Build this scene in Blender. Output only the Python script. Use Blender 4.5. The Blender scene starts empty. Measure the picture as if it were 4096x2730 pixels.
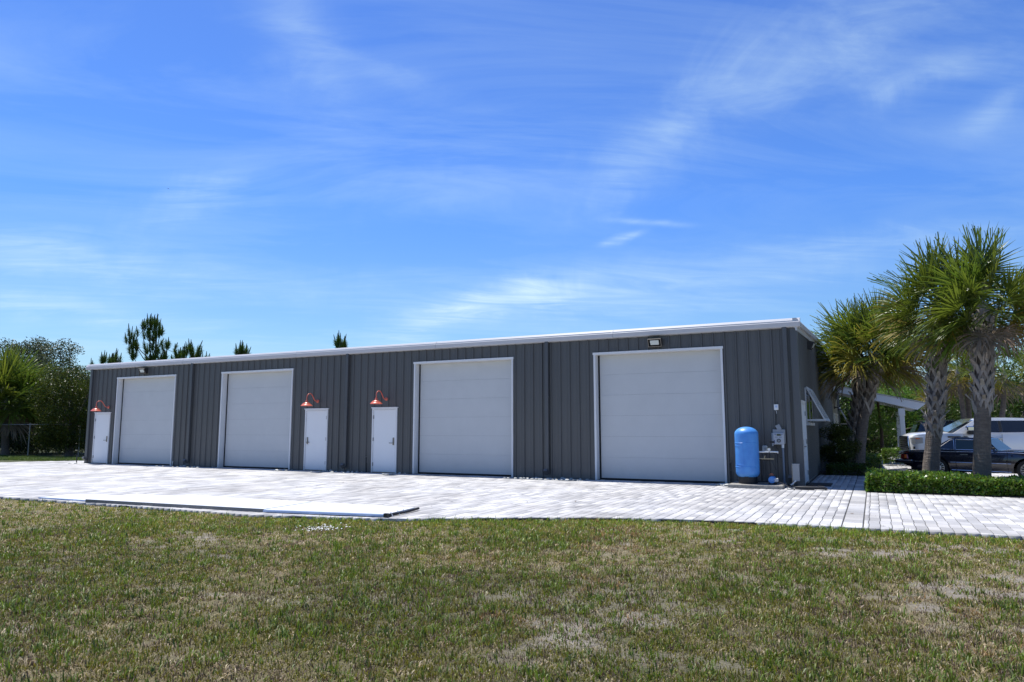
import bpy, math, random
import numpy as np
from mathutils import Vector, Matrix
rad = math.radians
random.seed(7)
RS = np.random.RandomState(11)
scene = bpy.context.scene
COL = scene.collection

# ------------------------------------------------------------------ camera
CAM = (1.6928, -19.8849, 1.4854)
PITCH, ROLL, YAW = 0.122479, -0.0013724, -0.4676459
FPX = 2839.8                       # focal length in pixels of the 4096 px wide photograph
_f = Vector((math.sin(YAW) * math.cos(PITCH), math.cos(YAW) * math.cos(PITCH), math.sin(PITCH)))
_r = Vector((math.cos(YAW), -math.sin(YAW), 0))
_u = _r.cross(_f)
R2 = _r * math.cos(ROLL) + _u * math.sin(ROLL)
U2 = -_r * math.sin(ROLL) + _u * math.cos(ROLL)
cd = bpy.data.cameras.new('camera')
cam = bpy.data.objects.new('camera', cd)
COL.objects.link(cam)
cd.sensor_width = 36.0
cd.lens = FPX / 4096 * 36.0
cd.clip_start = 0.1
cd.clip_end = 6000
cam.matrix_world = Matrix(((R2.x, U2.x, -_f.x, CAM[0]), (R2.y, U2.y, -_f.y, CAM[1]),
                           (R2.z, U2.z, -_f.z, CAM[2]), (0, 0, 0, 1)))
scene.camera = cam

def direction(u, v):
    return (_f + R2 * ((u - 2048) / FPX) - U2 * ((v - 1365) / FPX)).normalized()

def place(u, F, z=0.0):
    """world point at column u of the photograph, F metres ahead of the camera along the ground, height z"""
    dz = z - CAM[2]
    lat = (u - 2048) / FPX * (F * math.cos(PITCH) + dz * math.sin(PITCH))
    return Vector((CAM[0] + math.sin(YAW) * F + math.cos(YAW) * lat,
                   CAM[1] + math.cos(YAW) * F - math.sin(YAW) * lat, z))

def zat(v, F):
    k = (1365 - v) / FPX
    return CAM[2] + F * (math.sin(PITCH) + k * math.cos(PITCH)) / (math.cos(PITCH) - k * math.sin(PITCH))

# ------------------------------------------------------------------ light
SUNV = Vector((-0.38, 0.15, 1.0)).normalized()
SUN_STRENGTH, SKY_STRENGTH, EXPOSURE = 5.0, 0.076, 0.42
sl = bpy.data.lights.new('sun', 'SUN')
sl.energy = SUN_STRENGTH
sl.angle = rad(0.53)
sl.color = (1.0, 0.965, 0.91)
so = bpy.data.objects.new('sun', sl)
so.rotation_euler = (-SUNV).to_track_quat('-Z', 'Y').to_euler()
so.location = (-10, 0, 30)
COL.objects.link(so)

world = bpy.data.worlds.new('World')
scene.world = world
world.use_nodes = True
wn, wl = world.node_tree.nodes, world.node_tree.links
wn.clear()

def N(nt, typ, **kw):
    n = nt.nodes.new(typ)
    for k, v in kw.items():
        if k == 'inp':
            for a, b in v.items():
                n.inputs[a].default_value = b
        else:
            setattr(n, k, v)
    return n

def build_sky():
    nt = world.node_tree
    L = nt.links.new
    sky = N(nt, 'ShaderNodeTexSky', sky_type='NISHITA')
    sky.sun_disc = False
    sky.sun_elevation = math.asin(SUNV.z)
    sky.sun_rotation = math.atan2(SUNV.x, SUNV.y)
    sky.altitude = 5
    sky.air_density = 1.0
    sky.dust_density = 0.35
    sky.ozone_density = 2.2
    geo = N(nt, 'ShaderNodeTexCoord')
    dirv = geo.outputs['Generated']
    sep = N(nt, 'ShaderNodeSeparateXYZ'); L(dirv, sep.inputs[0])
    # colour: deep polarised blue overhead, pale cyan towards the horizon
    ramp = N(nt, 'ShaderNodeValToRGB')
    L(sep.outputs['Z'], ramp.inputs[0])
    cr = ramp.color_ramp
    stops = [(0.0, (0.98, 1.10, 1.18)), (0.12, (0.84, 1.12, 1.42)), (0.30, (0.63, 1.06, 1.78)),
             (0.55, (0.62, 0.98, 1.70)), (1.0, (0.52, 0.74, 1.22))]
    while len(cr.elements) < len(stops): cr.elements.new(0.5)
    for e, (p, c) in zip(cr.elements, stops):
        e.position = p; e.color = (*[x / 2 for x in c], 1)
    mul = N(nt, 'ShaderNodeVectorMath', operation='MULTIPLY')
    L(sky.outputs[0], mul.inputs[0]); L(ramp.outputs[0], mul.inputs[1])
    sc2 = N(nt, 'ShaderNodeVectorMath', operation='SCALE'); sc2.inputs['Scale'].default_value = 2.0
    L(mul.outputs[0], sc2.inputs[0])
    col = sc2.outputs[0]
    # thin cirrus: fibrous noise on the plane of the cloud layer
    def mth(op, a, b=None, c=None, clamp=False):
        n = N(nt, 'ShaderNodeMath', operation=op); n.use_clamp = clamp
        for i, x in enumerate((a, b, c)):
            if x is None: continue
            if isinstance(x, (int, float)): n.inputs[i].default_value = x
            else: L(x, n.inputs[i])
        return n.outputs[0]
    def dot(vec):
        n = N(nt, 'ShaderNodeVectorMath', operation='DOT_PRODUCT')
        L(dirv, n.inputs[0]); n.inputs[1].default_value = vec
        return n.outputs['Value']
    zz = mth('MAXIMUM', mth('ADD', sep.outputs['Z'], 0.09), 0.04)
    cx = mth('DIVIDE', sep.outputs['X'], zz); cy = mth('DIVIDE', sep.outputs['Y'], zz)
    a = rad(35)
    s1 = mth('ADD', mth('MULTIPLY', cx, math.cos(a)), mth('MULTIPLY', cy, math.sin(a)))
    s2 = mth('ADD', mth('MULTIPLY', cx, -math.sin(a)), mth('MULTIPLY', cy, math.cos(a)))
    cmb = N(nt, 'ShaderNodeCombineXYZ'); L(mth('MULTIPLY', s1, 0.55), cmb.inputs[0]); L(mth('MULTIPLY', s2, 1.5), cmb.inputs[1])
    n1 = N(nt, 'ShaderNodeTexNoise', inp={'Scale': 1.3, 'Detail': 8.0, 'Roughness': 0.62, 'Distortion': 0.9})
    L(cmb.outputs[0], n1.inputs['Vector'])
    n2 = N(nt, 'ShaderNodeTexNoise', inp={'Scale': 0.55, 'Detail': 3.0, 'Roughness': 0.5})
    L(cmb.outputs[0], n2.inputs['Vector'])
    veil = mth('MULTIPLY', mth('SUBTRACT', n1.outputs[0], 0.43, clamp=True), mth('SUBTRACT', n2.outputs[0], 0.33, clamp=True))
    total = mth('MULTIPLY', veil, 3.4)
    # individual wisps: centre (photo column,row), half sizes in degrees, tilt, strength
    wisps = [(1250, 800, 3300 / 500, 1.5, 14, 0.0, 1.0)]
    wisps = [((1980, 1215), 6.6, 1.25, 9, 0.55), ((1750, 1290), 5.0, 1.2, 24, 0.35), ((2150, 1160), 2.6, 0.9, -14, 0.35),
             ((2480, 957), 1.3, 0.30, 16, 0.60), ((2620, 893), 2.6, 0.22, -4, 0.28), ((3000, 330), 12.0, 3.0, 33, 0.15),
             ((3450, 120), 11.0, 3.0, 30, 0.19), ((3830, 280), 5.0, 1.0, 8, 0.22), ((2700, 520), 7.0, 1.8, 38, 0.13),
             ((1200, 150), 5.0, 2.1, -58, 0.30), ((1560, 300), 6.0, 0.8, -22, 0.18), ((190, 1010), 9.0, 1.6, -7, 0.36),
             ((260, 1240), 8.0, 1.0, -10, 0.36), ((760, 810), 3.6, 1.6, 12, 0.28), ((2850, 1090), 12.0, 1.4, 5, 0.24),
             ((2500, 1230), 8.0, 1.2, 4, 0.25), ((4000, 440), 2.2, 1.0, 40, 0.25), ((1000, 1150), 13.0, 1.3, 2, 0.16),
             ((3500, 960), 9.0, 0.8, 6, 0.2), ((1750, 760), 12.0, 1.8, 6, 0.10)]
    # shared turbulence in direction space
    nzA = N(nt, 'ShaderNodeTexNoise', inp={'Scale': 7.0, 'Detail': 6.0, 'Roughness': 0.6, 'Distortion': 0.8}); L(dirv, nzA.inputs['Vector'])
    sepA = N(nt, 'ShaderNodeSeparateColor'); L(nzA.outputs['Color'], sepA.inputs[0])
    warp = mth('MULTIPLY', mth('SUBTRACT', sepA.outputs[0], 0.5), 3.0)
    warp2 = mth('MULTIPLY', mth('SUBTRACT', sepA.outputs[1], 0.5), 2.2)
    nzB = N(nt, 'ShaderNodeTexNoise', inp={'Scale': 2.2, 'Detail': 8.0, 'Roughness': 0.62, 'Distortion': 2.2}); L(cmb.outputs[0], nzB.inputs['Vector'])
    fibre = mth('ADD', mth('MULTIPLY', mth('SUBTRACT', nzB.outputs[0], 0.34, clamp=True), 2.5), 0.30)
    for (uv, sa, sb, tilt, st) in wisps:
        c = direction(*uv)
        t = rad(tilt)
        ea = (R2 * math.cos(t) + U2 * math.sin(t)); ea = (ea - c * ea.dot(c)).normalized()
        eb = c.cross(ea).normalized()
        if eb.z < 0: eb = -eb
        da, db, dc = dot(tuple(ea)), dot(tuple(eb)), dot(tuple(c))
        A = 1 / math.sin(rad(sa)); B = 1 / math.sin(rad(sb))
        q = mth('ADD', mth('POWER', mth('ADD', mth('MULTIPLY', da, A), warp2), 2.0), mth('POWER', mth('ADD', mth('MULTIPLY', db, B), warp), 2.0))
        g = mth('EXPONENT', mth('MULTIPLY', q, -1.0))
        g = mth('MULTIPLY', g, fibre)
        g = mth('MULTIPLY', g, mth('GREATER_THAN', dc, 0.0))
        total = mth('ADD', total, mth('MULTIPLY', g, st))
    total = mth('MULTIPLY', mth('MINIMUM', total, 0.85), 1.0)
    mx = N(nt, 'ShaderNodeMix', data_type='RGBA')
    L(total, mx.inputs['Factor']); L(col, mx.inputs['A'])
    mx.inputs['B'].default_value = (7.0, 9.2, 10.2, 1)
    bg = N(nt, 'ShaderNodeBackground'); bg.inputs['Strength'].default_value = SKY_STRENGTH
    L(mx.outputs['Result'], bg.inputs['Color'])
    out = N(nt, 'ShaderNodeOutputWorld'); L(bg.outputs[0], out.inputs[0])
build_sky()
scene.view_settings.view_transform = 'Standard'
scene.view_settings.look = 'None'
scene.view_settings.exposure = EXPOSURE
scene.view_settings.gamma = 1.0
scene.view_settings.use_curve_mapping = False
scene.cycles.max_bounces = 8
scene.cycles.transparent_max_bounces = 8
scene.cycles.caustics_reflective = False
scene.cycles.caustics_refractive = False

# ------------------------------------------------------------------ materials
def mat(name, color, rough=0.6, metal=0.0, spec=0.5, var=0.0, vscale=8.0, bump=0.0, bscale=60.0, stretch=(1, 1, 1),
        coat=0.0, island=0.0, objrand=0.0, transl=0.0, color2=None, sheen=0.0):
    m = bpy.data.materials.new(name); m.use_nodes = True
    nt = m.node_tree; L = nt.links.new
    b = nt.nodes['Principled BSDF']
    b.inputs['Roughness'].default_value = rough
    b.inputs['Metallic'].default_value = metal
    b.inputs['Specular IOR Level'].default_value = spec
    if coat: b.inputs['Coat Weight'].default_value = coat; b.inputs['Coat Roughness'].default_value = 0.03
    base = None
    c2 = color2 if color2 else tuple(x * (1 - var) for x in color)
    if var or color2:
        tc = N(nt, 'ShaderNodeTexCoord'); mp = N(nt, 'ShaderNodeMapping'); mp.inputs['Scale'].default_value = stretch
        L(tc.outputs['Object'], mp.inputs[0])
        nz = N(nt, 'ShaderNodeTexNoise', inp={'Scale': vscale, 'Detail': 5.0, 'Roughness': 0.6}); L(mp.outputs[0], nz.inputs['Vector'])
        rp = N(nt, 'ShaderNodeValToRGB'); L(nz.outputs[0], rp.inputs[0])
        rp.color_ramp.elements[0].position = 0.3; rp.color_ramp.elements[0].color = (*c2, 1)
        rp.color_ramp.elements[1].position = 0.7; rp.color_ramp.elements[1].color = (*color, 1)
        base = rp.outputs[0]
    if island or objrand:
        if island:
            g = N(nt, 'ShaderNodeNewGeometry'); r = g.outputs['Random Per Island']; k = island
        else:
            g = N(nt, 'ShaderNodeObjectInfo'); r = g.outputs['Random']; k = objrand
        hs = N(nt, 'ShaderNodeHueSaturation')
        mr = N(nt, 'ShaderNodeMapRange', inp={'To Min': 1 - k, 'To Max': 1 + k}); L(r, mr.inputs[0]); L(mr.outputs[0], hs.inputs['Value'])
        wn2 = N(nt, 'ShaderNodeTexWhiteNoise', noise_dimensions='1D'); L(r, wn2.inputs['W'])
        mr2 = N(nt, 'ShaderNodeMapRange', inp={'To Min': 0.5 - k * 0.07, 'To Max': 0.5 + k * 0.05}); L(wn2.outputs[0], mr2.inputs[0]); L(mr2.outputs[0], hs.inputs['Hue'])
        if base: L(base, hs.inputs['Color'])
        else: hs.inputs['Color'].default_value = (*color, 1)
        base = hs.outputs[0]
    if base: L(base, b.inputs['Base Color'])
    else: b.inputs['Base Color'].default_value = (*color, 1)
    if bump:
        tc = N(nt, 'ShaderNodeTexCoord'); mp = N(nt, 'ShaderNodeMapping'); mp.inputs['Scale'].default_value = stretch
        L(tc.outputs['Object'], mp.inputs[0])
        nz = N(nt, 'ShaderNodeTexNoise', inp={'Scale': bscale, 'Detail': 4.0}); L(mp.outputs[0], nz.inputs['Vector'])
        bp = N(nt, 'ShaderNodeBump', inp={'Strength': bump, 'Distance': 0.02}); L(nz.outputs[0], bp.inputs['Height']); L(bp.outputs[0], b.inputs['Normal'])
    if transl:
        tr = N(nt, 'ShaderNodeBsdfTranslucent'); ms = N(nt, 'ShaderNodeMixShader'); ms.inputs[0].default_value = transl
        if base: L(base, tr.inputs[0])
        else: tr.inputs[0].default_value = (*color, 1)
        L(b.outputs[0], ms.inputs[1]); L(tr.outputs[0], ms.inputs[2]); L(ms.outputs[0], nt.nodes['Material Output'].inputs[0])
    return m

M = {}
M['wall'] = mat('charcoal_panel', (0.096, 0.096, 0.095), 0.42, var=0.10, vscale=1.3, stretch=(1, 1, 0.3))
M['trimgrey'] = mat('charcoal_trim', (0.086, 0.090, 0.095), 0.40, var=0.06, vscale=2)
M['screw'] = mat('screw', (0.05, 0.05, 0.055), 0.5)
M['gutter'] = mat('pale_grey_eave_metal', (0.56, 0.56, 0.58), 0.38, var=0.06, vscale=1.5)
M['roof'] = mat('galvalume_roof', (0.55, 0.56, 0.57), 0.4, metal=0.3)
M['white'] = mat('white_painted_steel', (0.74, 0.74, 0.74), 0.42, var=0.04, vscale=3)
M['door'] = mat('white_door_paint', (0.58, 0.585, 0.58), 0.38, var=0.05, vscale=2)
M['leafwhite'] = mat('bright_white_door', (0.80, 0.81, 0.82), 0.4, var=0.03, vscale=2)
M['gasket'] = mat('black_rubber', (0.012, 0.012, 0.013), 0.8)
M['steel'] = mat('dark_brushed_steel', (0.20, 0.19, 0.175), 0.35, metal=0.8)
M['hinge'] = mat('satin_hinge', (0.30, 0.31, 0.33), 0.4, metal=0.7)
M['coral'] = mat('coral_red_enamel', (0.70, 0.15, 0.09), 0.35, coat=0.3, var=0.1, vscale=12)
M['bronze'] = mat('dark_bronze', (0.03, 0.028, 0.028), 0.5)
M['lens'] = mat('frosted_lens', (0.62, 0.66, 0.62), 0.25)
M['concrete'] = mat('rough_concrete', (0.36, 0.34, 0.30), 0.9, var=0.45, vscale=14, bump=0.6, bscale=70)
M['concrete_dark'] = mat('weathered_concrete', (0.42, 0.41, 0.37), 0.9, var=0.4, vscale=9, bump=0.5, bscale=40)
M['tank'] = mat('blue_fibreglass', (0.085, 0.32, 0.72), 0.42, color2=(0.045, 0.20, 0.58), vscale=3.2, stretch=(1, 1, 0.7))
M['bluepaint'] = mat('blue_enamel', (0.10, 0.27, 0.62), 0.35)
M['black'] = mat('black_plastic', (0.012, 0.012, 0.013), 0.55)
M['greyplastic'] = mat('grey_plastic', (0.27, 0.29, 0.31), 0.5)
M['lightplastic'] = mat('light_grey_plastic', (0.46, 0.48, 0.50), 0.45)
M['pvc'] = mat('pale_pvc', (0.70, 0.72, 0.72), 0.4)
M['conduit'] = mat('grey_conduit', (0.17, 0.21, 0.27), 0.45)
M['brass'] = mat('weathered_brass', (0.42, 0.36, 0.24), 0.4, metal=0.6)
M['copper'] = mat('rusty_flange', (0.35, 0.12, 0.07), 0.6)
M['navyprint'] = mat('navy_print', (0.02, 0.04, 0.16), 0.5)
M['lcd'] = mat('olive_display', (0.07, 0.08, 0.05), 0.25)
M['clear'] = mat('clear_cover', (0.42, 0.45, 0.44), 0.2)
M['cable'] = mat('black_cable', (0.022, 0.022, 0.024), 0.45)
M['stone'] = mat('river_stone', (0.50, 0.51, 0.48), 0.75, var=0.35, vscale=9, island=0.3)
M['mat'] = mat('coir_doormat', (0.03, 0.022, 0.018), 0.95)
M['glass_dark'] = mat('tinted_window', (0.012, 0.014, 0.018), 0.04, spec=0.8)
M['glass_clear'] = mat('greenish_car_glass', (0.03, 0.055, 0.06), 0.06, spec=0.45)
M['navy'] = mat('navy_car_paint', (0.004, 0.005, 0.014), 0.2, coat=1.0)
M['carwhite'] = mat('white_car_paint', (0.72, 0.74, 0.77), 0.3, coat=1.0)
M['blackcar'] = mat('black_car_paint', (0.008, 0.009, 0.011), 0.25, coat=1.0)
M['chrome'] = mat('chrome', (0.75, 0.76, 0.78), 0.12, metal=1.0)
M['tyre'] = mat('tyre_rubber', (0.015, 0.015, 0.015), 0.85)
M['alloy'] = mat('alloy_wheel', (0.55, 0.55, 0.54), 0.3, metal=0.6)
M['taillamp'] = mat('red_lens', (0.25, 0.018, 0.01), 0.15, coat=1.0)
M['amber'] = mat('amber_lens', (0.55, 0.13, 0.02), 0.15, coat=1.0)
M['headlamp'] = mat('headlamp_lens', (0.35, 0.37, 0.40), 0.08, coat=1.0)
M['porchwhite'] = mat('porch_white_paint', (0.66, 0.68, 0.70), 0.5)
M['cream'] = mat('cream_wall', (0.42, 0.41, 0.36), 0.6, var=0.1)
M['galv'] = mat('galvanised_pipe', (0.25, 0.26, 0.26), 0.45, metal=0.5)
M['panelwhite'] = mat('glossy_white_panel', (0.82, 0.83, 0.83), 0.3)
M['panelblue'] = mat('pale_blue_edge_strip', (0.36, 0.46, 0.66), 0.35)
M['edgegrey'] = mat('dark_grey_panel_edge', (0.17, 0.17, 0.17), 0.6)
M['soil'] = mat('mulch_soil', (0.055, 0.042, 0.030), 0.95, var=0.5, vscale=20, bump=0.8, bscale=60)
M['joint'] = mat('dark_joint_sand', (0.07, 0.068, 0.065), 0.95, var=0.3, vscale=30)
M['wire'] = mat('utility_wire', (0.05, 0.05, 0.055), 0.6)
M['shut'] = mat('pale_aluminium_shutter', (0.58, 0.60, 0.62), 0.4)
M['bark'] = mat('grey_bark', (0.17, 0.145, 0.12), 0.9, var=0.5, vscale=9, bump=0.8, bscale=25, stretch=(1, 1, 0.25))
M['pinebark'] = mat('pine_bark', (0.12, 0.075, 0.05), 0.9, var=0.5, vscale=14, bump=0.8, bscale=20)
M['plane'] = mat('aircraft_grey', (0.3, 0.3, 0.32), 0.5)

def dusty(m, zmax, amount, col):
    nt = m.node_tree; L = nt.links.new; b = nt.nodes['Principled BSDF']
    src = b.inputs['Base Color'].links[0].from_socket
    g = N(nt, 'ShaderNodeNewGeometry'); sp = N(nt, 'ShaderNodeSeparateXYZ'); L(g.outputs['Position'], sp.inputs[0])
    mr = N(nt, 'ShaderNodeMapRange', inp={'From Min': 0.0, 'From Max': zmax, 'To Min': 1.0, 'To Max': 0.0}); L(sp.outputs['Z'], mr.inputs[0])
    nz = N(nt, 'ShaderNodeTexNoise', inp={'Scale': 5.0, 'Detail': 7.0, 'Roughness': 0.7}); L(g.outputs['Position'], nz.inputs['Vector'])
    pw = N(nt, 'ShaderNodeMath', operation='MULTIPLY'); L(mr.outputs[0], pw.inputs[0]); L(nz.outputs[0], pw.inputs[1])
    pm = N(nt, 'ShaderNodeMath', operation='MULTIPLY'); L(pw.outputs[0], pm.inputs[0]); pm.inputs[1].default_value = amount; pm.use_clamp = True
    mx = N(nt, 'ShaderNodeMix', data_type='RGBA'); L(pm.outputs[0], mx.inputs['Factor']); L(src, mx.inputs['A']); mx.inputs['B'].default_value = (*col, 1)
    L(mx.outputs['Result'], b.inputs['Base Color'])
dusty(M['wall'], 0.45, 0.9, (0.17, 0.16, 0.145)); dusty(M['trimgrey'], 0.35, 0.8, (0.17, 0.16, 0.145))
dusty(M['door'], 0.7, 0.5, (0.40, 0.39, 0.36)); dusty(M['leafwhite'], 0.3, 0.5, (0.5, 0.48, 0.44)); dusty(M['white'], 0.3, 0.6, (0.45, 0.43, 0.39))
def palm_bark():
    m = mat('palm_trunk', (0.20, 0.165, 0.135), 0.92, var=0.45, vscale=7, stretch=(1, 1, 2.5))
    nt = m.node_tree; L = nt.links.new
    b = nt.nodes['Principled BSDF']
    tc = N(nt, 'ShaderNodeTexCoord'); mp = N(nt, 'ShaderNodeMapping'); mp.inputs['Scale'].default_value = (2.0, 2.0, 26)
    L(tc.outputs['Object'], mp.inputs[0])
    nz = N(nt, 'ShaderNodeTexNoise', inp={'Scale': 1.6, 'Detail': 5.0, 'Roughness': 0.7}); L(mp.outputs[0], nz.inputs['Vector'])
    mp2 = N(nt, 'ShaderNodeMapping'); mp2.inputs['Scale'].default_value = (26, 26, 2.5); L(tc.outputs['Object'], mp2.inputs[0])
    nz2 = N(nt, 'ShaderNodeTexNoise', inp={'Scale': 1.0, 'Detail': 4.0}); L(mp2.outputs[0], nz2.inputs['Vector'])
    ad = N(nt, 'ShaderNodeMath', operation='ADD'); L(nz.outputs[0], ad.inputs[0]); L(nz2.outputs[0], ad.inputs[1])
    bp = N(nt, 'ShaderNodeBump', inp={'Strength': 1.0, 'Distance': 0.05}); L(ad.outputs[0], bp.inputs['Height']); L(bp.outputs[0], b.inputs['Normal'])
    # pale torn fibres on the ring edges
    rp = N(nt, 'ShaderNodeValToRGB'); L(nz.outputs[0], rp.inputs[0])
    rp.color_ramp.elements[0].position = 0.60; rp.color_ramp.elements[0].color = (0, 0, 0, 1)
    rp.color_ramp.elements[1].position = 0.68; rp.color_ramp.elements[1].color = (1, 1, 1, 1)
    src = b.inputs['Base Color'].links[0].from_socket
    mx = N(nt, 'ShaderNodeMix', data_type='RGBA'); L(rp.outputs[0], mx.inputs['Factor']); L(src, mx.inputs['A']); mx.inputs['B'].default_value = (0.36, 0.30, 0.24, 1)
    L(mx.outputs['Result'], b.inputs['Base Color'])
    return m
M['palmbark'] = palm_bark()
M['boot'] = mat('grey_leaf_base', (0.38, 0.335, 0.290), 0.9, var=0.45, vscale=6, bump=0.7, bscale=30, stretch=(3, 3, 0.4), objrand=0.25)
def leafmat(name, c, c2=None, rough=0.45, transl=0.35, k=0.35, obj=False, spec=0.22):
    return mat(name, c, rough, color2=None, transl=transl, island=0 if obj else k, objrand=k if obj else 0, spec=spec)
M['frond'] = leafmat('palm_frond_green', (0.125, 0.175, 0.020), obj=True, k=0.35, transl=0.38, spec=0.4, rough=0.35)
M['frond_y'] = leafmat('palm_frond_yellow', (0.27, 0.235, 0.035), obj=True, k=0.3, transl=0.35)
M['frond_d'] = leafmat('palm_frond_dead', (0.26, 0.205, 0.145), obj=True, k=0.3, transl=0.2, rough=0.8)
M['hedge'] = leafmat('hedge_leaf', (0.105, 0.190, 0.022), k=0.6, transl=0.3, rough=0.28, spec=0.5)
M['shrub'] = leafmat('shrub_leaf', (0.058, 0.080, 0.010), k=0.5, transl=0.3, rough=0.35)
M['darkleaf'] = leafmat('dark_tree_leaf', (0.045, 0.080, 0.012), k=0.55, transl=0.3, rough=0.38)
M['ficus'] = leafmat('grey_green_leaf', (0.085, 0.105, 0.050), k=0.5, transl=0.25, rough=0.4)
M['bright'] = leafmat('bright_leaf', (0.10, 0.19, 0.025), k=0.5, transl=0.4, rough=0.4)
M['needle'] = leafmat('pine_needle', (0.085, 0.150, 0.020), k=0.4, transl=0.25, rough=0.5)
M['candle'] = mat('pine_candle', (0.060, 0.085, 0.030), 0.7)
M['drytwig'] = leafmat('dry_twig', (0.20, 0.17, 0.13), k=0.4, transl=0.1, rough=0.8)
M['petal'] = mat('white_chips', (0.75, 0.75, 0.72), 0.7, island=0.2)

def attr_mat(name, rough=0.8, transl=0.0, detail=False):
    m = bpy.data.materials.new(name); m.use_nodes = True
    nt = m.node_tree; L = nt.links.new; b = nt.nodes['Principled BSDF']; b.inputs['Roughness'].default_value = rough
    at = N(nt, 'ShaderNodeAttribute', attribute_name='col'); src = at.outputs['Color']
    if detail:
        tc = N(nt, 'ShaderNodeTexCoord')
        nz = N(nt, 'ShaderNodeTexNoise', inp={'Scale': 38.0, 'Detail': 6.0, 'Roughness': 0.75}); L(tc.outputs['Object'], nz.inputs['Vector'])
        rp = N(nt, 'ShaderNodeValToRGB'); L(nz.outputs[0], rp.inputs[0])
        rp.color_ramp.elements[0].position = 0.32; rp.color_ramp.elements[0].color = (0.42, 0.40, 0.38, 1)
        rp.color_ramp.elements[1].position = 0.66; rp.color_ramp.elements[1].color = (1.3, 1.28, 1.25, 1)
        mu = N(nt, 'ShaderNodeMix', data_type='RGBA', blend_type='MULTIPLY'); mu.inputs['Factor'].default_value = 1
        L(src, mu.inputs['A']); L(rp.outputs[0], mu.inputs['B']); src = mu.outputs['Result']
        bp = N(nt, 'ShaderNodeBump', inp={'Strength': 1.0, 'Distance': 0.03}); L(nz.outputs[0], bp.inputs['Height']); L(bp.outputs[0], b.inputs['Normal'])
    L(src, b.inputs['Base Color'])
    if transl:
        tr = N(nt, 'ShaderNodeBsdfTranslucent'); ms = N(nt, 'ShaderNodeMixShader'); ms.inputs[0].default_value = transl
        L(src, tr.inputs[0]); L(b.outputs[0], ms.inputs[1]); L(tr.outputs[0], ms.inputs[2]); L(ms.outputs[0], nt.nodes['Material Output'].inputs[0])
    return m
M['grass'] = attr_mat('grass_blade', 0.5, 0.35)
M['lawn'] = attr_mat('lawn_soil', 0.95, 0, True)

def paver_mat(name, island):
    m = bpy.data.materials.new(name); m.use_nodes = True
    nt = m.node_tree; L = nt.links.new; b = nt.nodes['Principled BSDF']; b.inputs['Roughness'].default_value = 0.85
    if island: r = N(nt, 'ShaderNodeNewGeometry').outputs['Random Per Island']
    else: r = N(nt, 'ShaderNodeObjectInfo').outputs['Random']
    rp = N(nt, 'ShaderNodeValToRGB'); L(r, rp.inputs[0]); cr = rp.color_ramp
    for p, c in ((0.0, (0.335, 0.335, 0.342)), (0.35, (0.43, 0.428, 0.43)), (0.7, (0.505, 0.50, 0.498)), (1.0, (0.60, 0.592, 0.58))):
        e = cr.elements.new(p) if p not in (0.0, 1.0) else cr.elements[0 if p == 0 else -1]
        e.position = p; e.color = (*c, 1)
    tc = N(nt, 'ShaderNodeTexCoord'); mp = N(nt, 'ShaderNodeMapping'); mp.inputs['Scale'].default_value = (1.6, 16, 1)
    g = N(nt, 'ShaderNodeNewGeometry'); L(g.outputs['Position'], mp.inputs[0])
    nz = N(nt, 'ShaderNodeTexNoise', inp={'Scale': 2.2, 'Detail': 6.0, 'Roughness': 0.7}); L(mp.outputs[0], nz.inputs['Vector'])
    rq = N(nt, 'ShaderNodeValToRGB'); L(nz.outputs[0], rq.inputs[0])
    rq.color_ramp.elements[0].position = 0.3; rq.color_ramp.elements[0].color = (0.74, 0.74, 0.75, 1)
    rq.color_ramp.elements[1].position = 0.7; rq.color_ramp.elements[1].color = (1.14, 1.14, 1.13, 1)
    mu = N(nt, 'ShaderNodeMix', data_type='RGBA', blend_type='MULTIPLY'); mu.inputs['Factor'].default_value = 1
    L(rp.outputs[0], mu.inputs['A']); L(rq.outputs[0], mu.inputs['B'])
    nb = N(nt, 'ShaderNodeTexNoise', inp={'Scale': 0.5, 'Detail': 4.0}); L(g.outputs['Position'], nb.inputs['Vector'])
    rb = N(nt, 'ShaderNodeValToRGB'); L(nb.outputs[0], rb.inputs[0])
    rb.color_ramp.elements[0].position = 0.36; rb.color_ramp.elements[0].color = (0.80, 0.785, 0.765, 1)
    rb.color_ramp.elements[1].position = 0.6; rb.color_ramp.elements[1].color = (1.04, 1.04, 1.04, 1)
    mu2 = N(nt, 'ShaderNodeMix', data_type='RGBA', blend_type='MULTIPLY'); mu2.inputs['Factor'].default_value = 1
    L(mu.outputs['Result'], mu2.inputs['A']); L(rb.outputs[0], mu2.inputs['B']); L(mu2.outputs['Result'], b.inputs['Base Color'])
    bp = N(nt, 'ShaderNodeBump', inp={'Strength': 0.35, 'Distance': 0.01}); L(nz.outputs[0], bp.inputs['Height']); L(bp.outputs[0], b.inputs['Normal'])
    return m
M['paver_o'] = paver_mat('paver_single', False)
M['paver_i'] = paver_mat('paver_field', True)

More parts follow.
